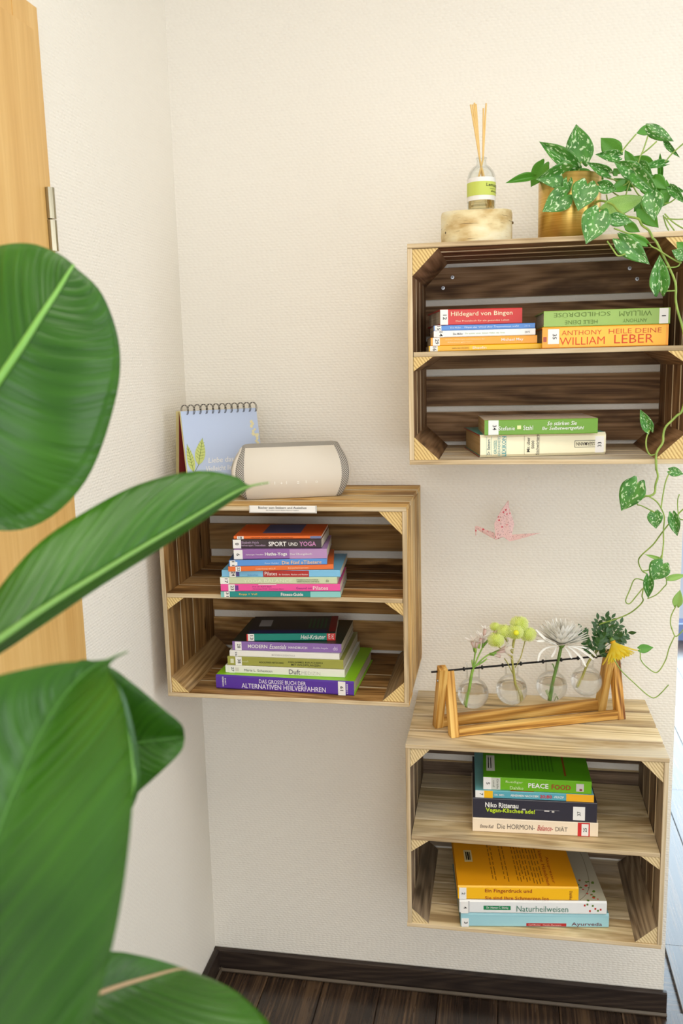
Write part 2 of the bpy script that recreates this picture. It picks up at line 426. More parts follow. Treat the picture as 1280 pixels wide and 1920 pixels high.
# ------------------------------------------------------------------ lettering
_tx = {}
def glyphs(body, bold=0.0, shear=0.0):
    key = (body, bold, shear)
    if key not in _tx:
        c = bpy.data.curves.new('lettering', 'FONT'); c.body = body; c.resolution_u = 2
        c.offset = bold; c.shear = shear
        o = bpy.data.objects.new('lettering', c); me = bpy.data.meshes.new_from_object(o)
        vs = [(v.co.x, v.co.y) for v in me.vertices]; fs = [tuple(p.vertices) for p in me.polygons]
        bpy.data.objects.remove(o); bpy.data.curves.remove(c); bpy.data.meshes.remove(me)
        x0 = min(v[0] for v in vs); x1 = max(v[0] for v in vs); y0 = min(v[1] for v in vs); y1 = max(v[1] for v in vs)
        _tx[key] = ([((a - x0) / (x1 - x0), (b - y0) / (y1 - y0)) for a, b in vs], fs)
    return _tx[key]
def lettering(parent, body, rect, col, fn, turn=0, bold=0.006, shear=0.0, name='lettering'):
    """fit a line of text into rect (a0, a1, b0, b1); fn maps (a, b) to a point"""
    vs, fs = glyphs(body, bold, shear)
    a0, a1, b0, b1 = rect; out = []
    for s, t in vs:
        if turn == 90: s, t = 1 - t, s          # reads upwards
        elif turn == 270: s, t = t, 1 - s        # reads downwards
        elif turn == 180: s, t = 1 - s, 1 - t
        out.append(fn(a0 + (a1 - a0) * s, b0 + (b1 - b0) * t))
    mb = MB(); mb.add(out, fs)
    return mb.build(name, plain(col, 0.6, 'print_ink'), parent)

# ------------------------------------------------------------------ books
def page_mat():
    q = NT('paper_block')
    w = q.n('ShaderNodeTexNoise', {'Vector': q.objco((4, 4, 2600), 5), 'Scale': 1.0, 'Detail': 1.0}).outputs[0]
    return q.set(col=q.ramp(w, [(0.3, lin(196, 184, 156)), (0.7, lin(240, 232, 212))]), rough=0.85, nrm=q.bump(w, 0.3, 0.0004), spec=0.15)
M_pages = page_mat()
def page_old():
    q = NT('tan_paper_block')
    w = q.n('ShaderNodeTexNoise', {'Vector': q.objco((4, 4, 2600), 5), 'Scale': 1.0, 'Detail': 1.0}).outputs[0]
    return q.set(col=q.ramp(w, [(0.3, lin(176, 146, 100)), (0.7, lin(214, 186, 138))]), rough=0.85, spec=0.15)
M_pages_old = page_old()
WHT = lin(240, 238, 234); BLK = lin(30, 28, 28)

class Stack:
    def __init__(s, z, y=None, group=None): s.z = z; s.y = y; s.group = group
def book(st, bl, br, top, depth, spine, cover, label, texts=(), sticker=None, bands=(), hard=False, pages=None, yaw=None, rough=0.35, edge=None, round_spine=0.0):
    """bl, br: lower corners of the spine, top: row of its upper edge over bl"""
    if st.y is None:
        a = on_z(bl[0], bl[1], st.z); b = on_z(br[0], br[1], st.z)
        ang = math.atan2(b.y - a.y, b.x - a.x); L = (b - a).length
    else:
        a = on_y(bl[0], bl[1], st.y); a.z = st.z
        ang = math.radians(yaw); d = Vector((math.cos(ang), math.sin(ang), 0))
        n = Vector((-d.y, d.x, 0)); b = on_plane(br[0], br[1], a, n); L = (b - a).dot(d)
    T = z_for_row(a.x, a.y, top) - st.z
    t = thing('book', a, ang, label, 'book', st.group)
    c = 0.0022 if hard else 0.0007; r = min(0.0012 + round_spine, T * .3)
    D = depth; e = 0.003 if hard else 0.0004
    outer = [(D, 0), (r, 0), (0, r), (0, T - r), (r, T), (D, T)]
    ci = c + (0.002 if hard else 0.0003)
    inner = [(D, c), (ci, c), (ci, c + .0001), (ci, T - c - .0001), (ci, T - c), (D, T - c)]
    m = MB(); n = 6
    for x in (0, L):
        for y, z in outer + inner: m.v.append((x, y, z))
    slot = [1, 0, 0, 0, 1]
    for i in range(n - 1):
        m.f.append((i, 12+i, 13+i, i+1)); m.m.append(slot[i])
        m.f.append((n+i, n+i+1, 12+n+i+1, 12+n+i)); m.m.append(1)
        for o in (0, 12): m.f.append((o+i, o+i+1, o+n+i+1, o+n+i)); m.m.append(2)
    for i in (0, n - 1): m.f.append((i, n+i, 12+n+i, 12+i)); m.m.append(1)
    m.build('cover', [plain(spine, rough, 'book_cover'), plain(cover, rough, 'book_cover'), plain(edge or cover, rough, 'book_cover')], t)
    MB().box((e, ci, c), (L - e, D - e - .0006, T - c)).build('pages', pages or M_pages, t)
    fs = lambda a_, b_: (a_ * L, -.0006, b_ * T)
    for k in bands:
        x0, x1, z0, z1, col = k[:5]
        MB().box((x0*L, -.0002, z0*T + .0002), (x1*L, .0002, z1*T - .0002)).build(k[5] if len(k) > 5 else 'color_band', plain(col, rough, 'book_print'), t)
    if sticker:
        num, x0, x1, turn = sticker[:4]; z0, z1 = (sticker[4:6] if len(sticker) > 5 else (.02, .98))
        s = MB().box((x0*L, -.0004, z0*T), (x1*L, .0001, z1*T)).build('number_label', plain(WHT, 0.5, 'white_sticker'), t)
        g0, g1 = (sticker[6:8] if len(sticker) > 7 else (.28, .72))
        h = min((x1-x0)*L*.5, .007) / L
        xm = (x0 + x1) / 2 + (.1 * (x1 - x0) if turn == 270 else 0)
        zc = (z0 + z1) / 2; zh = min((z1 - z0) * .4, (.0009 if num == '1' else len(num) * .0023) / T)
        lettering(s, num, (xm - h/2, xm + h/2, zc - zh, zc + zh), BLK, fs, turn, 0.012)
    for tx in texts:
        body, x0, x1, z0, z1, col = tx[:6]; kw = tx[6] if len(tx) > 6 else {}
        lettering(t, body, (x0, x1, z0, z1), col, fs, **kw)
    t['_dims'] = (L, D, T); st.z += T + .0002
    return t
def top_print(t, items):
    """flat print on the upper cover: (x0, x1, y0, y1, colour) in fractions"""
    L, D, T = t['_dims']
    for x0, x1, y0, y1, col, nm in items:
        MB().box((x0*L, y0*D, T - .0001), (x1*L, y1*D, T + .00012)).build(nm, plain(col, 0.4, 'cover_print'), t)
def cover_text(t, body, rect, col, turn=0):
    L, D, T = t['_dims']
    lettering(t, body, rect, col, lambda a, b: (a * L, b * D, T + .0003), turn)

OR = lin(232, 112, 44); TEAL = lin(24, 140, 136)
# --- crate A, upper compartment
g = Stack(ZA - CH + SHA + .0005, group='exercise books stacked on the shelf of the tan crate')
book(g, (414, 1119.9), (638.6, 1119.9), 1109, .145, TEAL, lin(130, 200, 196), 'teal fitness guide at the bottom of the upper stack in the tan crate',
     [('Kopp + Voll', .155, .305, .3, .72, lin(240, 200, 90)), ('Fitness-Guide', .505, .69, .22, .78, WHT, {'bold': .015})], ('31', .03, .075, 270), [(.75, 1, 0, 1, lin(140, 204, 200)), (0, .03, 0, 1, lin(130, 196, 190))])
book(g, (414, 1108.7), (637.6, 1108.7), 1095.5, .145, lin(238, 84, 160), lin(238, 84, 160), 'pink pilates book under the pale green yoga book',
     [('Prof. Dr. Rolf P. Bork', .27, .43, .56, .76, lin(140, 40, 120)), ('Christiane Wolff · Dominique Sturz', .27, .53, .22, .42, lin(140, 40, 120)), ('Gesund mit', .635, .77, .3, .62, lin(150, 40, 130)), ('Pilates', .775, .9, .22, .72, WHT, {'bold': 0})], ('23', .065, .12, 270), [(.12, .15, .15, .85, lin(110, 50, 140)), (.32, .47, .88, 1, WHT)])
book(g, (413, 1095), (632, 1095), 1082.7, .14, lin(204, 216, 178), lin(204, 216, 178), 'pale green yoga book in the upper stack of the tan crate',
     [('YOGA BALANCE', .2, .62, .25, .7, lin(226, 236, 206)), ('STRESSBEWÄLTIGUNG ENERGIE', .655, .84, .55, .75, lin(90, 100, 80)), ('TIEFENENTSPANNUNG OHNE HEKTIK', .655, .85, .25, .45, lin(90, 100, 80)), ('do', .905, .93, .3, .75, lin(110, 120, 100))], ('17', .02, .075, 270), [(0, .02, 0, 1, lin(236, 238, 226))])
book(g, (416, 1082), (638, 1082), 1069.5, .15, lin(126, 192, 230), lin(110, 180, 220), 'light blue pilates book with a red title panel on its spine',
     [('Pilates', .365, .47, .25, .8, WHT, {'bold': 0}), ('für Schultern, Nacken und Rücken', .485, .73, .25, .5, WHT), ('Barbara Klein', .22, .31, .2, .45, lin(90, 150, 200))], ('24', .065, .12, 270), [(.352, .738, .02, .98, lin(178, 38, 34)), (.12, .15, .1, .8, lin(80, 70, 140))])
book(g, (428, 1072), (625, 1067.5), 1062.8, .14, OR, OR, 'thin orange book squeezed between the light blue and the bright blue book',
     [('CHRISTIANE WOLFF', .26, .45, .25, .6, lin(250, 200, 160)), ('Körperbewusstsein', .57, .76, .25, .65, lin(250, 210, 170))], ('22', .07, .12, 270))
book(g, (429.5, 1062.4), (613, 1058.5), 1051, .145, lin(88, 148, 220), lin(44, 76, 120), 'bright blue book with orange title in the upper stack of the tan crate',
     [('Peter Kelder', .365, .51, .28, .55, lin(190, 214, 240)), ('Die Fünf »Tibeter«', .54, .945, .18, .76, lin(240, 196, 150), {'bold': .012})], ('11', .01, .065, 270), [(.065, .085, .15, .75, WHT, 'round_mark')])
book(g, (438.6, 1049), (613, 1047), 1031, .135, lin(150, 100, 168), lin(170, 130, 190), 'purple yoga exercise book with a pale right spine half',
     [('Selvarajan Yesudian', .13, .32, .38, .56, WHT), ('Hatha-Yoga', .335, .575, .28, .7, WHT, {'bold': .02}), ('Das Übungsbuch', .605, .84, .34, .64, WHT)], ('9', 0, .095, 90), [(.6, 1, 0, 1, lin(184, 142, 190))])
book(g, (435.5, 1028.5), (602.7, 1028), 1011.6, .13, lin(58, 46, 50), lin(50, 40, 44), 'dark brown spine reading sport and yoga in white capitals',
     [('Elisabeth Haich', .1, .3, .54, .8, lin(186, 160, 190)), ('Selvarajan Yesudian', .1, .375, .2, .46, lin(186, 160, 190)), ('SPORT', .41, .61, .25, .75, WHT, {'bold': .02}), ('UND', .635, .735, .28, .66, WHT), ('YOGA', .755, .94, .25, .75, lin(206, 140, 190), {'bold': .02})], ('8', .01, .1, 90))
b = book(g, (438, 1010.8), (602, 1010), 1005.5, .125, OR, lin(222, 98, 40), 'thin orange booklet on top of the upper stack in the tan crate',
     [('GESUNDER RÜCKEN · HALTUNG · FIT BEWEGEN', .2, .68, .3, .75, lin(120, 60, 30))], ('18', .04, .115, 0), [(.875, 1, .05, .95, lin(110, 120, 160))])
top_print(b, [(.3, .74, .25, .98, lin(84, 92, 134), 'printed_picture')])
# --- crate A, lower compartment
g = Stack(ZA - CH + CT + .0006, group='remedy books stacked at the bottom of the tan crate')
book(g, (405.5, 1291), (663.8, 1305.5), 1265, .215, lin(86, 50, 160), lin(150, 214, 30), 'thick purple spine with bright green cover at the bottom of the tan crate',
     [('DAS GROSSE BUCH DER', .32, .66, .56, .84, lin(232, 226, 240)), ('ALTERNATIVEN HEILVERFAHREN', .19, .8, .16, .5, lin(236, 230, 244)), ('HERMANN', .047, .06, .2, .9, WHT, {'turn': 270}), ('EHRET', .066, .076, .3, .8, WHT, {'turn': 270}), ('LÜBBE', .945, .957, .15, .85, WHT, {'turn': 90})], ('19', .888, .94, 90), hard=True, round_spine=.002)
book(g, (423, 1261), (646, 1271), 1247, .185, lin(236, 234, 224), lin(238, 238, 230), 'white aromatherapy book lying on the thick purple one',
     [('Maria L. Schasteen', .16, .4, .3, .62, lin(90, 90, 90), {'bold': 0}), ('Duft', .54, .635, .18, .8, lin(80, 60, 90), {'bold': 0}), ('MEDIZIN', .645, .8, .2, .62, lin(190, 180, 180), {'bold': -.01})], ('27', .035, .08, 270), [(.085, .115, .25, .75, lin(214, 206, 200), 'round_mark')])
book(g, (427, 1247), (643.7, 1255), 1230.5, .19, lin(160, 160, 74), lin(150, 152, 70), 'olive green book about incense herbs in the lower stack of the tan crate',
     [('ADOLFINE NITSCHKE', .275, .49, .36, .56, lin(60, 60, 30)), ('HEILSAMES RÄUCHERN', .53, .825, .52, .74, lin(50, 52, 24)), ('MIT WILDPFLANZEN', .555, .805, .2, .42, lin(50, 52, 24)), ('mosaik', .125, .185, .4, .62, lin(210, 212, 160))], ('38', .07, .125, 270), [(.025, .055, .25, .75, lin(220, 222, 190), 'round_mark')])
book(g, (430.7, 1230.5), (636, 1237.5), 1219.5, .185, lin(238, 236, 228), lin(240, 240, 234), 'thin white book below the lilac handbook',
     [('MODERN ESSENTIALS', .39, .6, .34, .6, lin(186, 184, 180))], ('26', .04, .075, 270))
book(g, (436, 1218.7), (640, 1224.5), 1202.5, .168, lin(142, 108, 176), lin(30, 44, 30), 'lilac handbook spine with white title in the lower stack',
     [('MODERN', .145, .325, .3, .7, WHT, {'bold': .012}), ('Essentials', .345, .5, .26, .76, WHT, {'shear': .3}), ('HANDBUCH', .52, .69, .34, .62, WHT), ('Zwölfte Ausgabe', .74, .88, .36, .6, lin(220, 206, 232), {'shear': .3}), ('dti', .925, .965, .28, .72, lin(220, 206, 232))], ('28', .025, .085, 270))
b = book(g, (462.5, 1202), (628.7, 1200.7), 1188.7, .125, lin(18, 132, 116), lin(22, 26, 34), 'dark herb guide with teal spine on top of the lower stack',
     [('Heil-Kräuter', .61, .89, .2, .82, WHT, {'shear': .25}), ('RAT', .918, .942, .15, .9, WHT, {'turn': 270}), ('TAT', .955, .98, .15, .9, WHT, {'turn': 270})], ('13', .015, .085, 270), [(.905, 1, 0, 1, lin(206, 40, 40)), (0, .015, 0, 1, lin(206, 40, 40))])
top_print(b, [(.02, .9, .04, .2, lin(26, 40, 96), 'blue_stripe'), (.1, .24, .42, .78, lin(170, 172, 176), 'barcode_field'), (.92, 1, .1, 1, lin(140, 24, 30), 'red_stripe')])
for k in range(5): top_print(b, [(.68 + .045*k, .70 + .045*k, .3, .85, lin(40, 96, 60), 'printed_line')])
# --- crate B, shelf: left pile
g = Stack(ZB - CH + SHB + .0005, -.272, 'books lying at the left end of the highest shelf')
book(g, (804, 662), (1022, 653.8), 649, .175, lin(246, 196, 24), lin(246, 196, 24), 'yellow book under the orange paperback on the highest shelf',
     [('SHIFU SHI YAN BAO', .2, .345, .4, .6, lin(120, 80, 20)), ('Shaolin', .375, .495, .3, .74, WHT)], ('16', .01, .075, 270), [(.09, .35, .05, .95, lin(238, 178, 20))], yaw=7)
book(g, (807.3, 649), (1006.6, 642), 633.4, .17, lin(238, 164, 40), lin(238, 164, 40), 'orange paperback between the white and the yellow book on the highest shelf',
     [('Kräuter, Wirkungen und Heilwissen der', .14, .51, .6, .78, lin(250, 222, 170)), ('Klostergärten', .16, .39, .28, .46, lin(250, 222, 170)), ('Michael May', .665, .87, .3, .72, WHT)], ('29', .02, .085, 270), yaw=7)
book(g, (813, 633), (1003.4, 629.5), 620.5, .165, lin(238, 238, 236), lin(238, 238, 236), 'white paperback under the thin blue one on the highest shelf',
     [('Else Müller', .19, .29, .32, .62, lin(110, 110, 110), {'bold': .01}), ('Du spürst unter deinen Füßen das Gras', .31, .7, .34, .6, lin(150, 176, 120)), ('2075', .895, .945, .34, .62, lin(120, 120, 120))], ('14', .03, .1, 270), yaw=7)
book(g, (813, 622), (1002.7, 617.8), 610.5, .165, lin(86, 140, 214), lin(86, 140, 214), 'thin blue paperback lying under the red one',
     [('Else Müller', .165, .27, .34, .66, lin(200, 220, 244)), ('Wenn der Wind über Traumwiesen weht', .3, .84, .34, .68, lin(206, 224, 246)), ('2116', .895, .95, .34, .64, lin(180, 206, 240))], ('15', .01, .075, 270), yaw=7)
book(g, (825, 609), (978.5, 605), 580.3, .18, lin(206, 56, 52), lin(206, 56, 52), 'red hardback topping the left pile on the highest shelf',
     [('Hildegard von Bingen', .13, .88, .48, .84, lin(244, 224, 190)), ('Das Praxisbuch für ein gesundes Leben', .19, .84, .16, .3, lin(240, 206, 180))], ('12', .0, .095, 270), hard=True, yaw=12)
# right pile
g = Stack(ZB - CH + SHB + .0005, -.268, 'two thick books at the right end of the highest shelf')
book(g, (1016, 655), (1252, 646.7), 614, .19, lin(248, 164, 36), lin(248, 150, 30), 'thick orange liver health book with red serif title',
     [('ANTHONY', .155, .475, .6, .82, lin(206, 84, 34), {'bold': -.004}), ('WILLIAM', .14, .5, .14, .5, lin(214, 72, 30), {'bold': -.004}), ('HEILE DEINE', .53, .945, .62, .84, lin(206, 84, 34), {'bold': -.004}), ('LEBER', .575, .885, .16, .56, lin(210, 70, 28), {'bold': -.004})], ('35', .045, .135, 270, .2, .9), [(.008, .035, .3, .55, lin(170, 70, 30), 'round_mark'), (.14, .98, .04, .96, lin(252, 188, 50))], hard=True, yaw=3)
book(g, (1019, 611.6), (1255.8, 601), 583.4, .19, lin(148, 182, 84), lin(140, 174, 76), 'green thyroid book lying upside down on the thick orange one',
     [('SCHILDDRÜSE', .08, .53, .54, .86, lin(96, 122, 40), {'turn': 180, 'bold': -.004}), ('HEILE DEINE', .17, .43, .14, .38, lin(96, 122, 40), {'turn': 180, 'bold': -.004}), ('WILLIAM', .6, .855, .54, .86, lin(96, 122, 40), {'turn': 180, 'bold': -.004}), ('ANTHONY', .63, .82, .16, .38, lin(96, 122, 40), {'turn': 180, 'bold': -.004})], ('1', .915, .985, 90, .03, .97), hard=True, yaw=3)
# crate B, bottom
g = Stack(ZB - CH + CT + .0006, -.262, 'two thick books at the bottom of the highest crate')
book(g, (899.8, 860.8), (1134.7, 853.3), 816, .195, lin(244, 238, 206), lin(30, 150, 136), 'cream spined health encyclopedia with red and teal cover edges',
     [('Dr. Beitners', .055, .08, .12, .8, lin(70, 100, 110), {'turn': 90}), ('GROSSES', .108, .132, .15, .75, lin(60, 150, 150), {'turn': 90}), ('GESUNDHEITS', .14, .16, .05, .93, lin(110, 160, 160), {'turn': 90}), ('LEXIKON', .172, .205, .04, .92, lin(40, 150, 160), {'turn': 90}), ('Mit über', .37, .395, .2, .85, BLK, {'turn': 90}), ('5000', .408, .43, .35, .7, BLK, {'turn': 90}), ('Stichwörtern', .443, .467, .06, .96, BLK, {'turn': 90}), ('SSERMANN', .765, .912, .42, .58, lin(60, 50, 40), {'turn': 180})],
     ('33', .915, .985, 90, .1, .82), [(.05, .052, .08, .93, lin(60, 150, 150), 'rule'), (.09, .092, .08, .93, lin(60, 150, 150), 'rule'), (.208, .21, .04, .95, lin(60, 150, 150), 'rule'), (.35, .352, .08, .93, lin(120, 110, 80), 'rule'), (.47, .472, .08, .93, lin(120, 110, 80), 'rule'), (.752, .756, .34, .66, BLK, 'rule'), (.752, .92, .34, .37, BLK, 'rule'), (.752, .92, .63, .66, BLK, 'rule')], hard=True, pages=M_pages_old, yaw=11, round_spine=.004, edge=lin(170, 40, 44))
g.y = -.268
b = book(g, (908, 813.4), (1120, 810), 788, .15, lin(108, 160, 36), lin(228, 208, 186), 'green spined self-esteem book lying on the cream encyclopedia',
     [('Stefanie', .125, .27, .3, .58, WHT, {'bold': 0}), ('Stahl', .345, .43, .3, .6, WHT, {'bold': 0}), ('So stärken Sie', .555, .815, .58, .84, WHT, {'shear': .25}), ('Ihr Selbstwertgefühl', .51, .88, .22, .5, WHT, {'shear': .25})], ('34', .035, .125, 270), [(.29, .325, .36, .62, lin(226, 232, 160), 'sun_mark')], pages=M_pages_old, yaw=6)
for k in range(9): top_print(b, [(.38, .78, .25 + .07*k, .27 + .07*k, lin(176, 158, 140), 'printed_line')])
# --- crate C, shelf
g = Stack(ZC - CH + SHC + .0005, group='diet books stacked on the shelf of the lowest crate')
book(g, (885.7, 1558.6), (1120.5, 1569.5), 1533.4, .2, lin(244, 226, 200), lin(246, 230, 206), 'cream hormone diet book with a red band at the right of its spine',
     [('Emma Kull', .06, .17, .3, .55, lin(90, 70, 60), {'shear': .3}), ('Die HORMON-', .2, .5, .3, .66, lin(80, 70, 66), {'bold': -.006}), ('Balance-', .52, .645, .28, .68, lin(190, 70, 70), {'shear': .35}), ('DIÄT', .665, .76, .3, .68, lin(80, 70, 66), {'bold': -.006})], ('25', .87, .925, 90, .05, .9), [(.84, .935, .0, 1, lin(208, 44, 48))], hard=True)
book(g, (886.4, 1532.3), (1118.3, 1543.3), 1496, .19, lin(50, 48, 60), lin(44, 42, 54), 'worn black vegan book with white and lime lettering',
     [('Niko Rittenau', .1, .37, .56, .82, WHT, {'bold': .02}), ('Vegan-Klischee ade!', .105, .505, .26, .54, lin(196, 224, 40), {'bold': .02})], ('37', .81, .905, 90, .1, .78, .25, .6), [(.5, .7, .52, .54, lin(190, 186, 184), 'scuff'), (.58, .62, .46, .53, lin(206, 202, 200), 'scuff'), (.64, .66, .42, .52, lin(200, 196, 190), 'scuff'), (.4, .43, .48, .56, lin(196, 192, 190), 'scuff')])
b = book(g, (890.8, 1495), (1112.8, 1504.6), 1481.4, .19, lin(92, 170, 186), lin(120, 190, 196), 'thin turquoise and yellow diet book under the green one',
     [('DR. MED.', .165, .25, .35, .6, WHT), ('ABNEHMEN NACH DEM', .3, .535, .35, .65, WHT, {'bold': .015}), ('20:80', .548, .65, .28, .74, lin(206, 40, 60), {'bold': .02}), ('-PRINZIP', .665, .75, .35, .65, WHT)], ('7', .015, .075, 270), [(.075, .15, 0, 1, lin(246, 190, 30)), (.77, 1, 0, 1, lin(246, 180, 40)), (0, .015, 0, 1, lin(240, 240, 236))])
top_print(b, [(.3, .5, .01, .2, lin(190, 70, 40), 'printed_picture')])
b = book(g, (905.7, 1479.8), (1108.4, 1490), 1456.4, .2, lin(110, 178, 30), lin(84, 160, 20), 'bright green peace food book topping the stack in the lowest crate',
     [('Ruediger', .21, .37, .56, .8, lin(226, 240, 190), {'bold': -.004}), ('Dahlke', .25, .375, .12, .36, lin(226, 240, 190), {'bold': -.004}), ('PEACE', .42, .605, .3, .68, WHT, {'bold': .02}), ('FOOD', .635, .81, .26, .66, lin(160, 50, 30), {'bold': .02}), ('Gräfe', .125, .145, .1, .9, lin(120, 120, 110), {'turn': 270}), ('und', .09, .108, .25, .75, lin(120, 120, 110), {'turn': 270})], ('5', 0, .075, 270), [(.075, .16, .02, .98, lin(206, 208, 198), 'publisher_label'), (.86, .93, .18, .8, lin(206, 200, 196), 'globe_mark'), (.89, .915, .24, .42, lin(190, 40, 60), 'heart_mark')])
for k in range(13): top_print(b, [(.27 + .032*k, .282 + .032*k, .18, .9, lin(56, 118, 16), 'printed_line')])
top_print(b, [(.03, .11, .14, .5, lin(216, 218, 206), 'barcode_field'), (.045, .055, .2, .45, BLK, 'bar'), (.07, .078, .2, .45, BLK, 'bar'), (.76, .778, .1, .55, lin(140, 70, 24), 'printed_line')])
# crate C, bottom
g = Stack(ZC - CH + CT + .0006, group='home remedy books at the bottom of the lowest crate')
book(g, (863.5, 1738), (1140.7, 1740.5), 1711.6, .225, lin(160, 208, 218), lin(110, 150, 150), 'light blue ayurveda book at the bottom of the lowest crate',
     [('Ayurveda', .75, .955, .1, .4, lin(110, 60, 70)), ('Carl Munter · Hendra Dammann', .46, .68, .16, .26, lin(240, 200, 190))], ('3', .005, .055, 270, .02, .62), [(.445, .715, .1, .32, lin(176, 40, 46), 'red_lozenge'), (0, 1, .78, .8, lin(130, 186, 198), 'hinge_groove')], hard=True, round_spine=.002)
b = book(g, (861, 1712.5), (1136.8, 1716), 1688, .222, lin(232, 234, 234), lin(188, 184, 162), 'white natural healing book below the large yellow one',
     [('Naturheilweisen', .39, .74, .2, .64, lin(60, 120, 100), {'bold': -.002}), ('Dr. Heman C. Shinky', .185, .335, .36, .56, WHT)], ('4', .01, .06, 270, .02, .9), [(.165, .35, .3, .62, lin(30, 130, 80), 'green_lozenge'), (.06, .07, .05, .95, lin(200, 200, 200), 'crease')], hard=True, round_spine=.002)
L, D, T = b['_dims']
LEAFG = lin(86, 120, 40); RED = lin(190, 50, 36)
random.seed(3)
for k in range(22):        # printed rosehip twig on the cover corner
    a_, b_ = random.uniform(.84, .96), random.uniform(.01, .34)
    MB().lathe([(0, 0), (random.uniform(.0018, .0034), 0), (0, .0002)], 8).build('printed_berry' if k % 3 == 0 else 'printed_leaf', plain(RED if k % 3 == 0 else LEAFG, .4), b, (a_*L, b_*D, T))
MB().tube([(.82*L, .02*D, T), (.88*L, .12*D, T), (.93*L, .3*D, T), (.95*L, .7*D, T), (.93*L, .98*D, T)], .0005, 5, smooth=5).build('printed_twig', plain(lin(120, 110, 80), .5), b)
for k in range(7):
    x_, z_ = .845 + .018*k, random.uniform(.25, .8)
    MB().box((x_*L, -.0003, z_*T - .002), (x_*L + .0035, .0001, z_*T + .002)).build('printed_leaf' if k % 2 else 'printed_berry', plain(LEAFG if k % 2 else RED, .4), b)
b = book(g, (858.4, 1687), (1084, 1690), 1661.5, .222, lin(250, 190, 30), lin(240, 166, 20), 'large yellow book with printed back cover on top of the lowest stack',
     [('Ein Fingerdruck und', .225, .615, .5, .84, lin(160, 60, 20), {'bold': .01}), ('Sie sind Ihre Schmerzen los', .225, .755, .06, .3, lin(160, 60, 20), {'bold': .01}), ('Dahlke', .925, .948, .1, .75, lin(120, 50, 20), {'turn': 270})], ('2', .01, .07, 270, .05, .9), [(0, 1, .93, .95, lin(252, 214, 90), 'hinge_groove')], hard=True, round_spine=.002)
for k, (x_, y0, y1) in enumerate([(.3, .12, .8), (.325, .1, .85), (.4, .12, .8), (.43, .08, .9), (.51, .1, .9), (.535, .08, .9), (.56, .12, .9), (.585, .08, .92), (.61, .1, .92), (.64, .06, .95), (.665, .05, .95), (.69, .05, .95), (.715, .08, .95)]):
    n_ = 9
    for q_ in range(n_):
        u0 = y0 + (y1 - y0) * q_ / n_
        top_print(b, [(x_, x_ + .008, u0, u0 + (y1 - y0) / n_ * random.uniform(.6, .9), lin(150, 96, 16), 'printed_word')])
cover_text(b, 'Akupressur', (.79, .82, .06, .5), lin(170, 70, 20), 270)
cover_text(b, 'kleine Händchen', (.745, .775, .03, .6), lin(170, 70, 20), 270)
top_print(b, [(.085, .155, .4, .6, lin(220, 206, 150), 'barcode_field'), (.1, .11, .43, .57, BLK, 'bar'), (.115, .128, .43, .57, lin(70, 70, 80), 'bar'), (.132, .14, .43, .57, BLK, 'bar')])

# ------------------------------------------------------------------ loudspeaker on crate A
def grille_mat():
    q = NT('perforated_grille')
    uv = q.n('ShaderNodeTexCoord').outputs['UV']
    sp = q.n('ShaderNodeSeparateXYZ', {0: uv})
    k = 2 * math.pi / 0.0046
    a = q.math('SINE', q.math('MULTIPLY', sp.outputs[0], k)); b_ = q.math('SINE', q.math('MULTIPLY', sp.outputs[1], k))
    f = q.math('MULTIPLY', a, b_)
    c = q.ramp(f, [(0.0, lin(186, 180, 170)), (0.25, lin(66, 64, 62))])
    return q.set(col=c, rough=0.5)
M_grille = grille_mat()
M_spk = plain(lin(226, 218, 204), 0.55, 'cream_plastic')
pL = on_z(460, 937, ZA + .001); pR = on_z(641, 929, ZA + .001)
ang = math.atan2(pR.y - pL.y, pR.x - pL.x)
spk = thing('loudspeaker', (pL.x, pL.y, ZA + .0006), ang, 'cream loudspeaker with rounded front on the tan crate', 'speaker')
SL = (pR - pL).length
# profile: (depth, height), bottom front corner at the origin, going up the front and over
PROF = [(0.0, .0), (-.006, .012), (-.0125, .034), (-.0125, .058), (-.007, .080), (.003, .098), (.014, .1075), (.028, .112), (.044, .1085), (.058, .097), (.067, .078), (.070, .054), (.068, .028), (.062, .008), (.056, .0)]
PROF = [tuple(p) for p in catmull([Vector((a, b, 0)) for a, b in PROF], 3)]
PROF = [(p[0], p[1]) for p in PROF]
cy, cz = .029, .054
def loft(xs, uvw=True):
    m = MB(); m.uv = []
    per = [0.0]
    for i in range(1, len(PROF)): per.append(per[-1] + math.hypot(PROF[i][0]-PROF[i-1][0], PROF[i][1]-PROF[i-1][1]))
    n = len(PROF)
    for x, s in xs:
        for i, (y, z) in enumerate(PROF):
            tp_ = .016 * min(1, (max(0, abs(z - .052)) / .056) ** 2)
            xx = x + (tp_ if x < .001 else -tp_ if x > SL - .001 else 0)
            m.v.append((xx, cy + (y - cy) * s, max(0.0, cz + (z - cz) * s))); m.uv.append((x, per[i]))
    for r in range(len(xs) - 1):
        for i in range(n):
            j = (i + 1) % n; m.f.append((r*n+i, r*n+j, (r+1)*n+j, (r+1)*n+i)); m.m.append(0)
    for r, fl in ((0, True), (len(xs) - 1, False)):
        f = [r*n + i for i in range(n)]; m.f.append(tuple(reversed(f)) if fl else tuple(f)); m.m.append(0)
    return m
E_ = .020
loft([(-E_ + .002, .90), (-E_ + .004, .95), (-E_ + .009, .985), (0, 1), (SL, 1), (SL + .008, .985), (SL + .013, .95), (SL + .015, .90)]).build('grille_body', M_grille, spk, smooth=True)
loft([(-E_ - .006, .70), (-E_ - .004, .80), (-E_ + .0015, .895), (-E_ + .0025, .88)]).build('end_cap', M_spk, spk, smooth=True)
loft([(SL + .0145, .88), (SL + .0155, .87), (SL + .019, .7)]).build('end_cap', M_spk, spk, smooth=True)
m = MB(); sub = PROF[0:18]; n = len(sub)
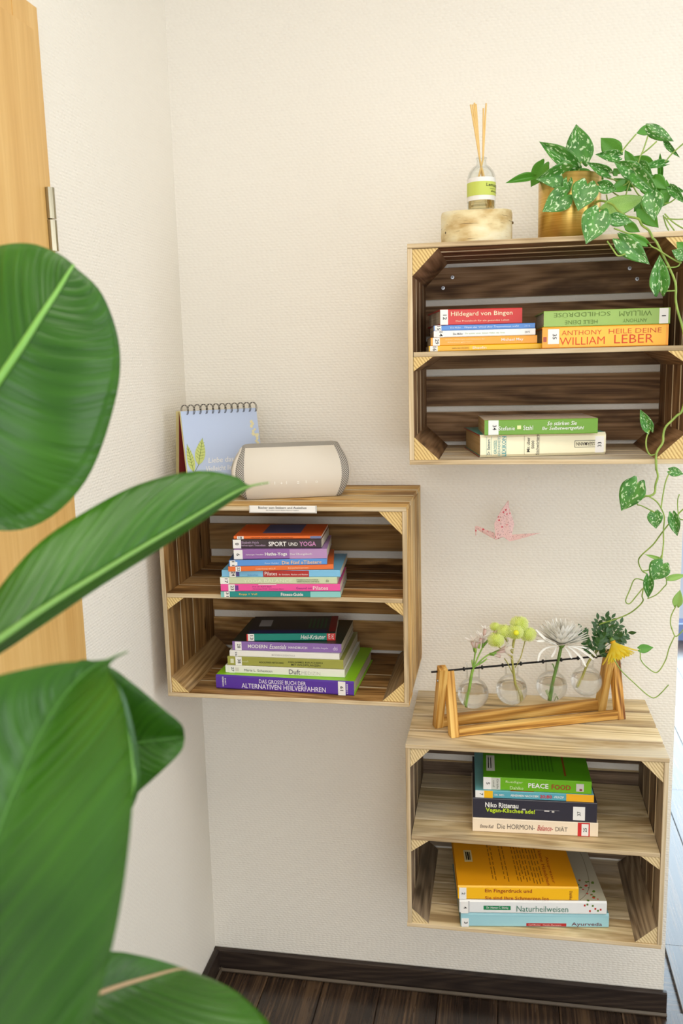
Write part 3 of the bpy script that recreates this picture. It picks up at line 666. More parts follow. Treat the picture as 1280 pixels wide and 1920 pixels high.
for x, s in ((-.001, 1.0), (0, 1.016), (SL * .5, 1.016), (SL - .004, 1.016), (SL - .003, 1.0)):
    for i, (y, z) in enumerate(sub):
        t = 1.0 if i == n - 1 else s
        tp_ = .014 * min(1, (abs(z - .052) / .056) ** 2)
        m.v.append((x + (.002 - tp_ if x > SL*.6 else tp_*.4 if x < .001 else 0), cy + (y - cy) * t, max(.0004, cz + (z - cz) * t)))
for r in range(4):
    for i in range(n - 1): m.f.append((r*n+i, (r+1)*n+i, (r+1)*n+i+1, r*n+i+1)); m.m.append(0)
m.build('front_panel', M_spk, spk, smooth=True)
for k, (fx, ch) in enumerate([(.16, '>'), (.24, 'l'), (.30, 'l'), (.36, '+'), (.42, 'l'), (.53, '='), (.62, 'l'), (.72, 'o')]):
    h = .0045 if ch not in 'l' else .006
    lettering(spk, ch, (fx*SL, fx*SL + (.0045 if ch != 'l' else .0012), .031, .031 + h), lin(250, 248, 240), lambda a, b: (a, -.0142, b), name='button_icon')

# ------------------------------------------------------------------ desk calendar
CWD, CHT = .163, .140
pc = on_y(336.5, 771, -.160)
cal_ang = math.radians(34)
CWD = (on_plane(480, 766, pc, Vector((-math.sin(cal_ang), math.cos(cal_ang), 0))) - pc).dot(Vector((math.cos(cal_ang), math.sin(cal_ang), 0)))
cal = thing('desk_calendar', (pc.x, pc.y, ZA + .0006), cal_ang, 'light blue spiral desk calendar standing beside the speaker', 'calendar')
CHT = pc.z - ZA - .001
fy = -.046
M_calblue = plain(lin(186, 200, 228), 0.5, 'pale_blue_print')
M_calboard = plain(lin(206, 190, 130), 0.7, 'cardboard_edge')
def slanted(x0, x1, ya, yb, t0, t1, z0, z1, name, mat, parent):
    """sheet between foot (ya, z0) and ridge (yb, z1), thickness from t0 to t1 along y"""
    return MB().add([(x0, ya+t0, z0), (x1, ya+t0, z0), (x1, ya+t1, z0), (x0, ya+t1, z0), (x0, yb+t0, z1), (x1, yb+t0, z1), (x1, yb+t1, z1), (x0, yb+t1, z1)],
       [(0,3,2,1),(4,5,6,7),(0,1,5,4),(1,2,6,5),(2,3,7,6),(3,0,4,7)]).build(name, mat, parent)
slanted(0, CWD, fy, 0, .0016, .0036, 0, CHT, 'front_board', M_calboard, cal)
slanted(-.006, CWD - .004, -fy, .006, 0, .002, 0, CHT, 'back_board', M_calboard, cal)
slanted(0, CWD - .004, -fy - .001, .005, 0, .0008, .001, CHT - .002, 'red_lining', plain(lin(120, 14, 18), .6, 'dark_red_paper'), cal)
pg = slanted(.002, CWD, fy, 0, .0002, .0014, 0, CHT, 'calendar_page', M_calblue, cal)
cf = lambda a, b: (a * CWD, fy * (1 - b) - .0002, b * CHT)
cf2 = lambda a, b, o=.0006: Vector((a * CWD, fy * (1 - b) - o, b * CHT))
lettering(pg, 'Liebe das Leben', (.29, .86, .385, .445), WHT, cf, shear=.2)
lettering(pg, 'Vielleicht liebt es zurück', (.25, .94, .29, .35), WHT, cf, shear=.2)
lettering(pg, '– Weisheit', (.42, .62, .19, .215), lin(150, 160, 190), cf)
def print_leaf(ax, ay, bx, by, wd, mat, nm='printed_leaf'):
    a = Vector((ax, ay)); d = Vector((bx - ax, by - ay)); nrm = Vector((-d.y, d.x)) * wd
    L_ = []; R_ = []
    for i in range(9):
        t = i / 8; w_ = math.sin(math.pi * t ** .8) * (1 - .2 * t)
        p = a + d * t; L_.append(cf2(*(p + nrm * w_))); R_.append(cf2(*(p - nrm * w_)))
    mb = MB(); mb.v = [tuple(p) for p in L_ + R_]
    for i in range(8): mb.f.append((i, i+1, 10+i, 9+i)); mb.m.append(0)
    o = mb.build(nm, mat, pg)
    if nm == 'printed_blossom': return
    vb = MB()
    for i in range(2, 8):
        t = i / 9; p = a + d * t; w_ = math.sin(math.pi * t ** .8) * .75
        for s in (1, -1): vb.tube([cf2(*p, .0008), cf2(*(p + nrm * w_ * s + d * .08), .0008)], .00028, 4)
    vb.tube([cf2(*a, .0008), cf2(*(a + d), .0008)], .0004, 4)
    vb.build('leaf_veins', plain(lin(90, 116, 40), .5), o)
GL = plain(lin(196, 206, 116), .5, 'printed_leaf_green')
print_leaf(.16, .37, .25, .68, .22, GL); print_leaf(.09, .29, .045, .62, .15, GL); print_leaf(.10, .29, .33, .10, .24, GL); print_leaf(.05, .16, .18, .03, .25, GL)
MB().tube([cf2(.05, .2), cf2(.1, .29), cf2(.16, .37)], .0005, 4).build('printed_stem', plain(lin(120, 140, 70), .5), pg)
CR = plain(lin(232, 222, 176), .5, 'printed_blossom')
random.seed(5)
for k in range(12):
    t = k / 11; print_leaf(.90 + .09*t + random.uniform(-.015, .015), .82 - .3*t, .90 + .09*t + random.uniform(-.05, .05), .84 - .3*t + random.uniform(-.01, .03), .45, CR, 'printed_blossom')
rings = 12
for k in range(rings):
    x = .012 + k * (CWD - .018) / (rings - 1); mb = MB()
    for dx in (-.0011, .0011):
        pts = [Vector((x + dx + .0052*math.cos(a), .004 - .0085*math.cos(a), CHT + .001 + .0115*math.sin(a))) for a in [math.radians(q) for q in range(-48, 232, 14)]]
        mb.tube(pts, .00055, 5)
    mb.build('spiral_ring', plain(lin(60, 52, 44), .35, 'dark_wire', .8), cal)

# ------------------------------------------------------------------ paper sign on crate A
a = on_y(468.5, 947, -CD - .002); b = on_y(591, 960.5, -CD - .002)
sg = thing('shelf_sign', (a.x, -CD - .0012, b.z), 0, 'small white paper sign on the front edge of the tan crate', 'sign')
SW = b.x - a.x; SH = a.z - b.z - .001
MB().box((-.002, -.0012, -.002), (SW + .003, -.0006, SH + .0004)).build('clear_holder', plain(lin(206, 204, 200), .15, 'clear_plastic'), sg)
MB().box((0, -.0016, 0), (SW, -.0012, SH)).build('paper', plain(lin(246, 244, 240), .6, 'white_paper'), sg)
lettering(sg, 'Bücher zum Stöbern und Ausleihen', (.13*SW, .87*SW, .52*SH, .88*SH), BLK, lambda x, z: (x, -.0019, z))
lettering(sg, 'Bei Ausleihe unserer Bücher Passwort angeben', (.25*SW, .75*SW, .18*SH, .36*SH), BLK, lambda x, z: (x, -.0019, z))

# ------------------------------------------------------------------ birch log and reed diffuser
def birch():
    q = NT('birch_bark')
    co = q.objco((1, 1, 1))
    n1 = q.n('ShaderNodeTexNoise', {'Vector': q.objco((14, 14, 30)), 'Scale': 1.0, 'Detail': 4.0}).outputs[0]
    base = q.ramp(n1, [(0.35, lin(196, 164, 106)), (0.5, lin(232, 216, 170)), (0.65, lin(242, 234, 204))])
    n2 = q.n('ShaderNodeTexNoise', {'Vector': q.objco((36, 36, 420)), 'Scale': 1.0, 'Detail': 2.0}).outputs[0]
    dash = q.ramp(n2, [(0.66, (0, 0, 0, 1)), (0.72, (1, 1, 1, 1))])
    c = q.mix(q.math('MULTIPLY', dash, .7), base, lin(112, 88, 50))
    return q.set(col=c, rough=0.7, nrm=q.bump(n2, 0.4, 0.001))
M_birch = birch()
lc = on_y(892, 440, -.175)
R_log = px(66, lc)
log_h = z_for_row(lc.x, -.175 - R_log, 391) - ZB
log = thing('birch_log_slice', (lc.x, -.175, ZB + .0006), 0, 'short birch log slice under the reed diffuser', 'log')
mb = MB(); seg = 40; random.seed(11)
jr = [R_log * (1 + .012 * math.sin(3*i*.157+1) + random.uniform(-.006, .006)) for i in range(seg)]
for z in (0, .003, log_h*.35, log_h*.7, log_h - .002, log_h):
    s_ = .985 if z in (0, log_h) else 1
    for i in range(seg):
        w_ = 2*math.pi*i/seg; mb.v.append((jr[i]*s_*math.cos(w_), jr[i]*s_*math.sin(w_), z + (.002*math.sin(2.3*w_) if z == log_h else 0)))
for r in range(5):
    for i in range(seg): j = (i+1) % seg; mb.f.append((r*seg+i, r*seg+j, (r+1)*seg+j, (r+1)*seg+i)); mb.m.append(0)
mb.build('bark', M_birch, log, smooth=True)
MB().add([(jr[i]*.98*math.cos(2*math.pi*i/seg), jr[i]*.98*math.sin(2*math.pi*i/seg), log_h - .001 + .002*math.sin(2.3*2*math.pi*i/seg)) for i in range(seg)], [tuple(range(seg))]).build('cut_face', E_pale, log)
MB().lathe([(.0, -.001), (.0075, 0), (.005, .0022), (0, .003)], 9).build('knot', plain(lin(86, 66, 40), .8), log, (-.052*R_log/.066, -.035*R_log/.066, log_h*.42), (R90, 0, -1.0))
MB().lathe([(0, 0), (.003, 0), (.002, .003), (0, .0035)], 8).build('knot', plain(lin(96, 74, 44), .8), log, (R_log*.995, -.004, log_h*.68), (0, R90, 0))

def thin_glass(name, tint=(1, 1, 1, 1)):
    q = NT(name)
    lw = q.n('ShaderNodeLayerWeight', {'Blend': 0.18}).outputs['Fresnel']
    tr = q.n('ShaderNodeBsdfTransparent', {0: tint}).outputs[0]
    gl = q.n('ShaderNodeBsdfGlossy', {'Roughness': 0.02}).outputs[0]
    mx = q.n('ShaderNodeMixShader', {0: q.math('MULTIPLY', lw, .4), 1: tr, 2: gl}).outputs[0]
    q.t.links.new(mx, q.out.inputs[0]); return q.m
M_glass = thin_glass('clear_glass', (.975, .985, .98, 1))
def liquid(name, col):
    q = NT(name)
    g_ = q.n('ShaderNodeBsdfGlass', {'Color': col, 'Roughness': 0.0, 'IOR': 1.33}).outputs[0]
    tr = q.n('ShaderNodeBsdfTransparent', {0: col}).outputs[0]
    mx = q.n('ShaderNodeMixShader', {0: .6, 1: tr, 2: g_}).outputs[0]
    q.t.links.new(mx, q.out.inputs[0]); return q.m
M_water = liquid('water', (1, 1, 1, 1)); M_oil = liquid('diffuser_oil', (.98, .93, .74, 1))
bc = Vector((on_y(902, 390, -.185).x, -.185, ZB + log_h + .0022)); br_ = px(26, bc)
bh = z_for_row(bc.x, bc.y, 295) - bc.z
bot = thing('reed_diffuser_bottle', bc, 0, 'glass diffuser bottle with a lime green label on the birch log', 'bottle')
pr = [(.0, .001), (br_*.97, .001), (br_, .004), (br_, bh*.60), (br_*.97, bh*.66), (br_*.85, bh*.74), (br_*.6, bh*.82), (br_*.36, bh*.86), (br_*.33, bh*.955), (br_*.40, bh*.965), (br_*.40, bh*.99), (br_*.30, bh), (br_*.28, bh*.9), (br_*.3, bh*.85), (br_*.55, bh*.8), (br_*.8, bh*.72), (br_*.93, bh*.6), (br_*.94, .006), (0, .005)]
MB().lathe(pr, 40).build('glass', M_glass, bot, smooth=True)
MB().lathe([(0, .0055), (br_*.93, .006), (br_*.93, bh*.20), (0, bh*.20)], 32).build('oil', M_oil, bot, smooth=True)
def wrap(z0, z1, off, name, mat, a0=-2.9, a1=-.1, par=bot):
    mb = MB(); n_ = 30
    for z in (z0, z1):
        for i in range(n_ + 1):
            w_ = a0 + (a1 - a0) * i / n_; mb.v.append(((br_ + off)*math.cos(w_), (br_ + off)*math.sin(w_), z))
    for i in range(n_): mb.f.append((i, i+1, n_+2+i, n_+1+i)); mb.m.append(0)
    return mb.build(name, mat, par, smooth=True)
lab = wrap(bh*.185, bh*.60, .0004, 'label', plain(lin(238, 236, 232), .5, 'label_white'), -3.5, .2)
wrap(bh*.27, bh*.52, .0007, 'lime_band', plain(lin(200, 212, 96), .5, 'lime_print'), -3.5, .2, lab)
for tx, a0, a1, z0, z1 in (('Lemongrass', -1.2, .45, .405, .485), ('shea butter', -.85, .35, .325, .36), ('——————', -.95, .25, .385, .389)):
    lettering(lab, tx, (a0, a1, z0, z1), lin(60, 66, 36), lambda a, b: ((br_ + .0012)*math.cos(a), (br_ + .0012)*math.sin(a), b*bh))
rm = plain(lin(230, 192, 122), .7, 'rattan')
for k, (u, v, v2, bx, by) in enumerate([(882, 196, 0, .5, .3), (886, 196, 0, .6, -.2), (889, 193, 0, .3, .4), (892, 195, 0, .45, 0), (906, 203, 0, -.55, .2), (911, 194, 0, -.6, -.1)]):
    tp = on_y(u, v, bc.y + .004 * (k - 2)) - bc
    nk = Vector((br_*.12*(-1 if k < 4 else 1), 0, bh * .97)); bt = Vector((br_*bx*1.2, br_*by, .009))
    rd = thing('diffuser_reed', bc, 0, ['leftmost', 'second', 'third', 'fourth', 'shorter pale', 'rightmost'][k] + ' of the six diffuser reeds in the glass bottle', 'reed', 'reeds in the diffuser bottle')
    MB().tube([bt, nk + (nk - bt) * 0, tp], .0016, 7).build('stick', rm, rd)

# ------------------------------------------------------------------ trailing plant in a brass pot
def leaf_top():
    q = NT('spotted_leaf')
    co = q.n('ShaderNodeTexCoord').outputs['UV']
    r = q.math('MULTIPLY', q.n('ShaderNodeObjectInfo').outputs['Random'], 40)
    off = q.n('ShaderNodeCombineXYZ', {0: r, 1: r, 2: 0.0}).outputs[0]
    c2 = q.n('ShaderNodeVectorMath', {0: co, 1: off}, operation='ADD').outputs[0]
    n1 = q.n('ShaderNodeTexNoise', {'Vector': c2, 'Scale': 9.0, 'Detail': 2.0, 'Roughness': .5, 'Distortion': .3}).outputs[0]
    sp = q.n('ShaderNodeSeparateXYZ', {0: co})
    cen = q.math('ABSOLUTE', q.math('SUBTRACT', sp.outputs[0], .5))
    thr = q.math('ADD', n1, q.math('MULTIPLY', q.math('MULTIPLY', cen, q.math('SUBTRACT', .42, cen)), .9))
    f = q.ramp(thr, [(0.600, (0, 0, 0, 1)), (0.640, (1, 1, 1, 1))])
    n2 = q.n('ShaderNodeTexNoise', {'Vector': c2, 'Scale': 3.0}).outputs[0]
    g = q.ramp(n2, [(0.3, lin(52, 112, 40)), (0.7, lin(86, 150, 58))])
    rim = q.ramp(cen, [(0.482, (0, 0, 0, 1)), (0.496, (1, 1, 1, 1))])
    c = q.mix(q.math('MULTIPLY', f, .85), g, lin(204, 226, 182))
    c = q.mix(q.math('MULTIPLY', rim, .6), c, lin(176, 206, 140))
    return q.set(col=c, rough=0.38, sss=0.0)
def leaf_plain(name, a, b_):
    q = NT(name)
    n2 = q.n('ShaderNodeTexNoise', {'Vector': q.objco((1, 1, 1), 20), 'Scale': 60.0}).outputs[0]
    return q.set(col=q.ramp(n2, [(0.3, a), (0.7, b_)]), rough=0.45)
M_spot = leaf_top()
M_dark = leaf_plain('plain_leaf', lin(62, 124, 32), lin(96, 162, 48))
M_under = leaf_plain('leaf_underside', lin(120, 162, 70), lin(152, 190, 96))
M_vine = leaf_plain('vine_stem', lin(118, 148, 60), lin(160, 184, 88))
WT = [(0, .62), (.08, .84), (.2, .985), (.3, 1), (.45, .92), (.62, .71), (.76, .46), (.88, .22), (.95, .09), (1, 0)]
def wprof(t):
    for (a, x), (b, y) in zip(WT[:-1], WT[1:]):
        if t <= b: return x + (y - x) * (t - a) / (b - a)
    return 0
def leaf_mesh(name, fold, curl, mats):
    m = MB(); m.uv = []; nt, ns = 11, 8
    for layer in (0, 1):
        for i in range(nt):
            t = (i / (nt - 1)) ** 1.0; w = wprof(t) * .5
            for j in range(ns + 1):
                s = j / ns * 2 - 1; a = abs(s)
                y = t - .17 * math.sin(math.pi * min(1, a * .9)) * (1 - t) ** 3 - (.0)
                z = fold * a * w - curl * t * t * .5 - .02 * math.cos(a*2) * (1 - t) - layer * .006
                m.v.append((s * w, y, z)); m.uv.append((s * .5 + .5, t))
    k = nt * (ns + 1)
    for i in range(nt - 1):
        for j in range(ns):
            q = i * (ns + 1) + j
            m.f.append((q, q+1, q+ns+2, q+ns+1)); m.m.append(0)
            m.f.append((k+q, k+q+ns+1, k+q+ns+2, k+q+1)); m.m.append(1)
    rim = [(i * (ns+1), (i+1) * (ns+1)) for i in range(nt - 1)] + [((i+1) * (ns+1) + ns, i * (ns+1) + ns) for i in range(nt - 1)] + [(j+1, j) for j in range(ns)]
    for a, b in rim: m.f.append((a, b, k+b, k+a)); m.m.append(1)
    return m.mesh(name, mats, True)
LM = {}
for key, mats in (('s', [M_spot, M_under]), ('d', [M_dark, M_under]), ('u', [M_under, M_dark])):
    for i, (fo, cu) in enumerate(((.15, .12), (.55, .25), (-.2, .35))): LM[key, i] = leaf_mesh('leaf', fo, cu, mats)
pp = on_y(1066, 438, -.165)
R_pot = px(57.5, Vector((pp.x, -.165 - .03, ZB)))
POTC = Vector((pp.x, -.165, ZB + .0006))
pot_h = z_for_row(POTC.x - R_pot*.9, POTC.y, 336) - ZB
plant = thing('potted_plant', POTC, 0, 'trailing plant with silver spotted leaves in a brass pot', 'plant')
def brass():
    q = NT('brushed_brass')
    n1 = q.n('ShaderNodeTexNoise', {'Vector': q.objco((6, 6, 700)), 'Scale': 1.0, 'Detail': 2.0}).outputs[0]
    q.b.inputs['Anisotropic'].default_value = 0.85; q.b.inputs['Anisotropic Rotation'].default_value = 0.25
    q.t.links.new(q.n('ShaderNodeTangent', direction_type='RADIAL', axis='Z').outputs[0], q.b.inputs['Tangent'])
    return q.set(col=q.ramp(n1, [(0.3, lin(206, 166, 84)), (0.7, lin(226, 190, 108))]), metal=1.0, rough=0.36, nrm=q.bump(n1, .03, .0005))
MB().lathe([(0, 0), (R_pot, 0), (R_pot, pot_h), (R_pot*.97, pot_h), (R_pot*.96, pot_h - .02), (0, pot_h - .02)], 48).build('pot', brass(), plant)
MB().lathe([(0, pot_h - .019), (R_pot*.955, pot_h - .019), (R_pot*.5, pot_h - .008), (0, pot_h - .006)], 20).build('soil', plain(lin(52, 40, 30), .95, 'soil'), plant)
pot = plant.children[0]
for p_ in pot.data.polygons: p_.use_smooth = abs(p_.normal.z) < .5
Z1 = lambda x, y: (940 + .2656*x, 220 + .2656*y)
Z2 = lambda x, y: (1080 + .15625*x, 360 + .15625*y)
Z3 = lambda x, y: (1130 + .16667*x, 860 + .16667*y)
Z6 = lambda x, y: (1200 + .1874*x, 1040 + .1874*y)
random.seed(21)
def vleaf(Z, sc, base, tip, wd, kind='s', y=-.2, yt=None, roll=0.0, form=None, wscale=1.0):
    bu = Z(*base); tu = Z(*tip)
    b = on_y(bu[0], bu[1], y); t = on_y(tu[0], tu[1], y if yt is None else yt)
    a = t - b; L = a.length; a.normalize()
    n = (CAM - b).normalized(); n = (n - a * n.dot(a)).normalized()
    n = (Matrix.Rotation(math.radians(roll), 3, a) @ n)
    s = a.cross(n).normalized()
    W = px(wd * sc, b) / max(.35, math.cos(math.radians(roll)))
    M3 = Matrix((s, a, n)).transposed()
    o = link('leaf', LM[kind, form if form is not None else random.choice((0, 0, 1))], plant, b - POTC)
    o.rotation_euler = M3.to_euler(); o.scale = (W, L, (L + W) / 2)
    return b
L1 = [((560,312),(525,40),195,'s',-.17,-.15,0,0), ((510,350),(265,165),125,'s',-.20,-.20,10,1), ((478,395),(252,440),185,'s',-.215,-.235,-10,1), ((300,330),(205,495),120,'d',-.19,-.17,0,0),
 ((215,425),(30,458),62,'d',-.20,-.21,20,1), ((462,545),(290,665),170,'s',-.235,-.25,0,0), ((605,470),(540,658),190,'s',-.245,-.255,0,0), ((690,480),(818,515),95,'s',-.225,-.22,0,1),
 ((815,262),(697,142),140,'d',-.15,-.14,0,0), ((825,275),(665,262),85,'s',-.19,-.2,0,1), ((755,395),(602,318),80,'s',-.2,-.215,0,1), ((620,425),(462,375),100,'d',-.16,-.17,0,0),
 ((950,395),(795,315),130,'s',-.21,-.22,0,1), ((945,400),(1112,556),125,'s',-.23,-.25,0,1), ((925,335),(868,228),70,'d',-.14,-.14,0,0), ((1050,325),(925,275),75,'d',-.15,-.14,0,0),
 ((1152,330),(968,362),55,'s',-.17,-.18,20,1), ((1122,432),(1118,243),40,'d',-.15,-.14,0,1), ((1035,78),(1212,168),95,'s',-.17,-.18,0,2), ((1035,85),(952,112),68,'d',-.165,-.17,0,0),
 ((1165,172),(1253,285),42,'s',-.16,-.17,20,1), ((1060,545),(1078,727),152,'s',-.25,-.26,0,0), ((735,655),(1027,558),135,'u',-.22,-.2,0,0), ((985,650),(1110,782),120,'d',-.2,-.19,0,0),
 ((690,668),(597,892),205,'s',-.315,-.325,0,0), ((770,715),(928,738),98,'s',-.30,-.30,0,0), ((905,845),(1010,862),55,'d',-.312,-.315,0,0), ((1195,500),(1295,606),70,'s',-.2,-.22,0,1),
 ((1190,498),(1300,528),40,'s',-.19,-.19,0,1), ((1090,560),(1060,420),100,'d',-.17,-.16,0,0), ((1150,585),(1165,435),85,'d',-.18,-.17,0,0), ((885,760),(975,808),75,'d',-.24,-.25,0,0),
 ((905,495),(790,430),75,'d',-.18,-.18,0,0), ((470,440),(450,560),70,'s',-.22,-.23,0,1), ((640,420),(480,435),50,'s',-.2,-.22,30,0), ((1000,470),(1080,560),90,'d',-.19,-.19,0,0), ((820,400),(790,360),60,'d',-.17,-.17,0,0), ((700,440),(640,385),70,'d',-.16,-.16,0,0),
 ((1080,430),(1165,505),95,'d',-.175,-.18,0,0), ((1000,585),(935,665),90,'d',-.19,-.2,0,0), ((870,470),(765,520),85,'d',-.19,-.2,0,0), ((1125,610),(1185,515),80,'d',-.18,-.18,0,0), ((975,335),(1065,420),90,'s',-.18,-.19,0,1), ((1030,440),(1130,470),80,'d',-.165,-.17,0,0)]
for e_ in L1: vleaf(Z1, .2656, *e_)
for e_ in [((525,575),(880,868),250,'s',-.325,-.33,0,0), ((1000,1185),(1000,752),235,'s',-.325,-.33,0,1), ((1310,770),(1145,700),160,'s',-.33,-.33,0,0), ((1310,690),(1200,600),130,'d',-.32,-.32,0,0), ((840,620),(650,520),100,'d',-.318,-.317,0,0)]:
    vleaf(Z2, .15625, *e_)
for e_ in [((385,270),(203,592),285,'s',-.315,-.31,0,0), ((580,605),(598,792),170,'s',-.31,-.31,0,0), ((782,625),(838,878),132,'s',-.31,-.31,0,1), ((675,1180),(537,1372),240,'s',-.315,-.315,0,0), ((515,1328),(508,1578),118,'s',-.31,-.31,0,1),
           ((735,1350),(945,1305),75,'u',-.305,-.30,0,0), ((638,1128),(468,1076),44,'u',-.305,-.305,0,0), ((830,1645),(868,1475),112,'u',-.305,-.305,0,0), ((752,135),(910,175),110,'s',-.31,-.31,0,0)]:
    vleaf(Z3, .16667, *e_)
I = lambda x, y: (x, y)
vleaf(I, 1, (1217, 806), (1200, 768), 22, 's', -.305, -.305, 0, 1)
vleaf(I, 1, (1199, 1217), (1225, 1214), 17, 'd', -.30, -.30, 0, 0)
def vine(Z, pts, r, y=-.31, y1=None, name='vine'):
    n_ = len(pts); P = []
    for i, p in enumerate(pts):
        yy = y if y1 is None else y + (y1 - y) * i / (n_ - 1)
        P.append(on_y(*Z(*p), yy) - POTC)
    MB().tube(P, r, 7, smooth=6).build(name, M_vine, plant, smooth=True)
vine(Z2, [(200,150),(290,105),(430,145),(500,220),(600,290),(740,320),(790,400),(870,460),(920,560)], .0021, -.20, -.305)
vine(Z2, [(920,560),(960,600),(1040,760),(1120,920),(1190,1100),(1192,1280),(1215,1420),(1290,1700),(1330,2100),(1300,2500),(1260,2640),(1210,2680),(1150,2740),(1075,2815),(1045,2900),(1035,3010),(960,3140),(960,3340)], .0021, -.31, -.31)
vine(Z2, [(450,435),(620,495),(800,540),(900,650),(960,680),(1020,720),(1200,830),(1260,850)], .0014, -.30, -.325)
vine(Z2, [(370,590),(440,690),(500,765),(590,745)], .0014, -.33)
vine(Z2, [(1180,1185),(1100,1188),(1005,1190)], .0013, -.312, -.325)
vine(Z2, [(1020,880),(1120,905),(1220,890),(1250,830)], .0012, -.318)
vine(I, [(1217,806),(1211,824),(1212,842),(1219,853),(1230,851)], .0014, -.306)
vine(Z3, [(600,20),(602,110),(618,200),(592,290),(582,380),(540,415),(480,420),(425,405)], .0020, -.31)
vine(Z3, [(470,415),(450,365),(385,270)], .0011, -.311, -.314)
vine(Z3, [(480,425),(410,470),(385,515),(440,532),(580,603)], .0011, -.31)
vine(Z3, [(520,425),(600,480),(655,560),(690,660),(680,800),(680,950),(665,1090),(660,1160)], .0013, -.31)
vine(Z3, [(755,140),(705,260),(668,450),(655,560)], .0012, -.31)
vine(Z3, [(1000,500),(900,570),(800,670),(740,735),(650,850),(560,970),(430,1090),(400,1160),(440,1260),(500,1310),(460,1440),(440,1540),(450,1600),(380,1680),(280,1750),(130,1810),(0,1850),(-40,1868)], .0013, -.308, -.2)
vine(Z3, [(440,1265),(500,1255),(545,1235),(640,1120),(660,1085)], .0011, -.308)
vine(Z3, [(470,1375),(360,1355),(300,1480),(255,1600),(300,1630),(380,1540),(445,1460)], .0011, -.305)
vine(Z3, [(500,1575),(600,1530),(680,1450),(715,1385),(675,1180)], .0010, -.306, -.314)
vine(Z3, [(828,1645),(770,1760),(760,1850),(775,1920)], .0011, -.304)
vine(Z6, [(310,720),(345,812),(385,800),(440,735),(520,600)], .0011, -.304)
vine(Z6, [(345,812),(290,930),(250,1060),(165,1178),(60,1120),(5,1050),(0,1000),(-5,945)], .0011, -.304, -.30)
vine(I, [(1150,1235),(1165,1258),(1190,1282),(1215,1304),(1230,1307),(1253,1284)], .0011, -.25)
vine(Z3, [(860,400),(840,470),(845,600),(870,680),(1000,690)], .0010, -.305)
for p_ in ([(835,262),(880,200),(950,118)], [(960,375),(970,300),(1000,230),(1033,130)], [(985,262),(1040,220),(1095,170)], [(1155,318),(1200,260),(1300,170)], [(540,390),(552,350),(562,312)], [(470,570),(510,550),(520,470)],
           [(870,580),(890,500),(915,430)], [(700,590),(740,595),(790,605)], [(780,525),(840,560),(950,575)], [(1150,610),(1190,600),(1225,575)], [(1150,680),(1210,740),(1290,790)], [(1140,690),(1160,760),(1180,800)], [(1150,700),(1190,760),(1220,800)], [(1160,715),(1230,720),(1300,718)],
           [(720,420),(790,440),(860,460)], [(940,490),(920,470),(960,540),(1000,570)], [(740,545),(748,600),(752,660)], [(840,490),(880,470),(905,440)], [(560,400),(520,380),(500,370)]):
    vine(Z1, p_, .0013, -.19)

# ------------------------------------------------------------------ origami crane
def crane_mat():
    q = NT('floral_paper')
    v1 = q.n('ShaderNodeTexVoronoi', {'Vector': q.objco((1, 1, 1)), 'Scale': 130.0, 'Randomness': 1.0})
    f1 = q.ramp(v1.outputs['Distance'], [(0.22, (1, 1, 1, 1)), (0.3, (0, 0, 0, 1))])
    pick = q.ramp(q.n('ShaderNodeSeparateXYZ', {0: v1.outputs['Color']}).outputs[0], [(0.55, (0, 0, 0, 1)), (0.6, (1, 1, 1, 1))])
    n1 = q.n('ShaderNodeTexNoise', {'Vector': q.objco((1, 1, 1)), 'Scale': 420.0, 'Detail': 1.0}).outputs[0]
    f2 = q.ramp(n1, [(0.62, (0, 0, 0, 1)), (0.66, (1, 1, 1, 1))])
    c = q.mix(q.math('MULTIPLY', f2, .6), lin(236, 196, 190), lin(110, 56, 62))
    c = q.mix(q.math('MULTIPLY', f1, pick), c, lin(206, 60, 76))
    return q.set(col=c, rough=0.7)
M_crane = crane_mat()
ZC2 = lambda x, y: (880 + .1172*x, 930 + .1172*y)
cr0 = on_y(*ZC2(540, 640), -.13)
crn = thing('origami_crane', cr0, 0, 'pink floral origami crane hanging below the highest crate', 'origami crane')
def fold(pts, name, th=.0007):
    """faceted paper piece; pts: (zoom x, zoom y, depth offset)"""
    P = [on_y(*ZC2(x, y), -.13 + d) - cr0 for x, y, d in pts]
    n_ = len(P); c_ = sum(P, Vector()) / n_
    m = MB(); m.v = [tuple(p) for p in P] + [tuple(c_ + Vector((0, -.0015, 0)))] + [tuple(p + Vector((0, th, 0))) for p in P] + [tuple(c_ + Vector((0, th, 0)))]
    for i in range(n_):
        j = (i + 1) % n_
        m.f += [(i, j, n_), (n_+1+j, n_+1+i, 2*n_+1), (i, n_+1+i, n_+1+j, j)]; m.m += [0, 0, 0]
    m.build(name, M_crane, crn)
fold([(415, 690, -.010), (395, 440, -.016), (500, 240, -.018), (605, 90, -.016), (600, 260, -.012), (560, 480, -.006), (540, 650, -.004)], 'wing')
fold([(540, 650, -.004), (560, 480, -.006), (600, 260, -.012), (608, 100, -.014), (660, 280, -.004), (715, 440, .004), (690, 560, .004), (650, 720, 0)], 'wing')
fold([(395, 440, .016), (500, 235, .024), (605, 85, .030), (625, 70, .030), (640, 300, .02), (560, 600, .004), (420, 600, .006)], 'wing')
fold([(400, 690, -.004), (395, 590, -.002), (110, 475, 0), (85, 490, 0), (130, 545, 0), (330, 655, -.003)], 'neck')
fold([(85, 490, 0), (115, 480, 0), (108, 630, .001), (92, 632, .001)], 'head')
fold([(640, 725, 0), (680, 620, .002), (900, 605, .001), (1140, 590, 0), (900, 660, 0), (740, 705, 0)], 'tail')
fold([(410, 705, -.005), (400, 600, -.002), (560, 600, .002), (680, 620, .002), (645, 728, 0), (540, 650, -.006)], 'body')
tp = on_y(*ZC2(612, 95), -.115) - cr0
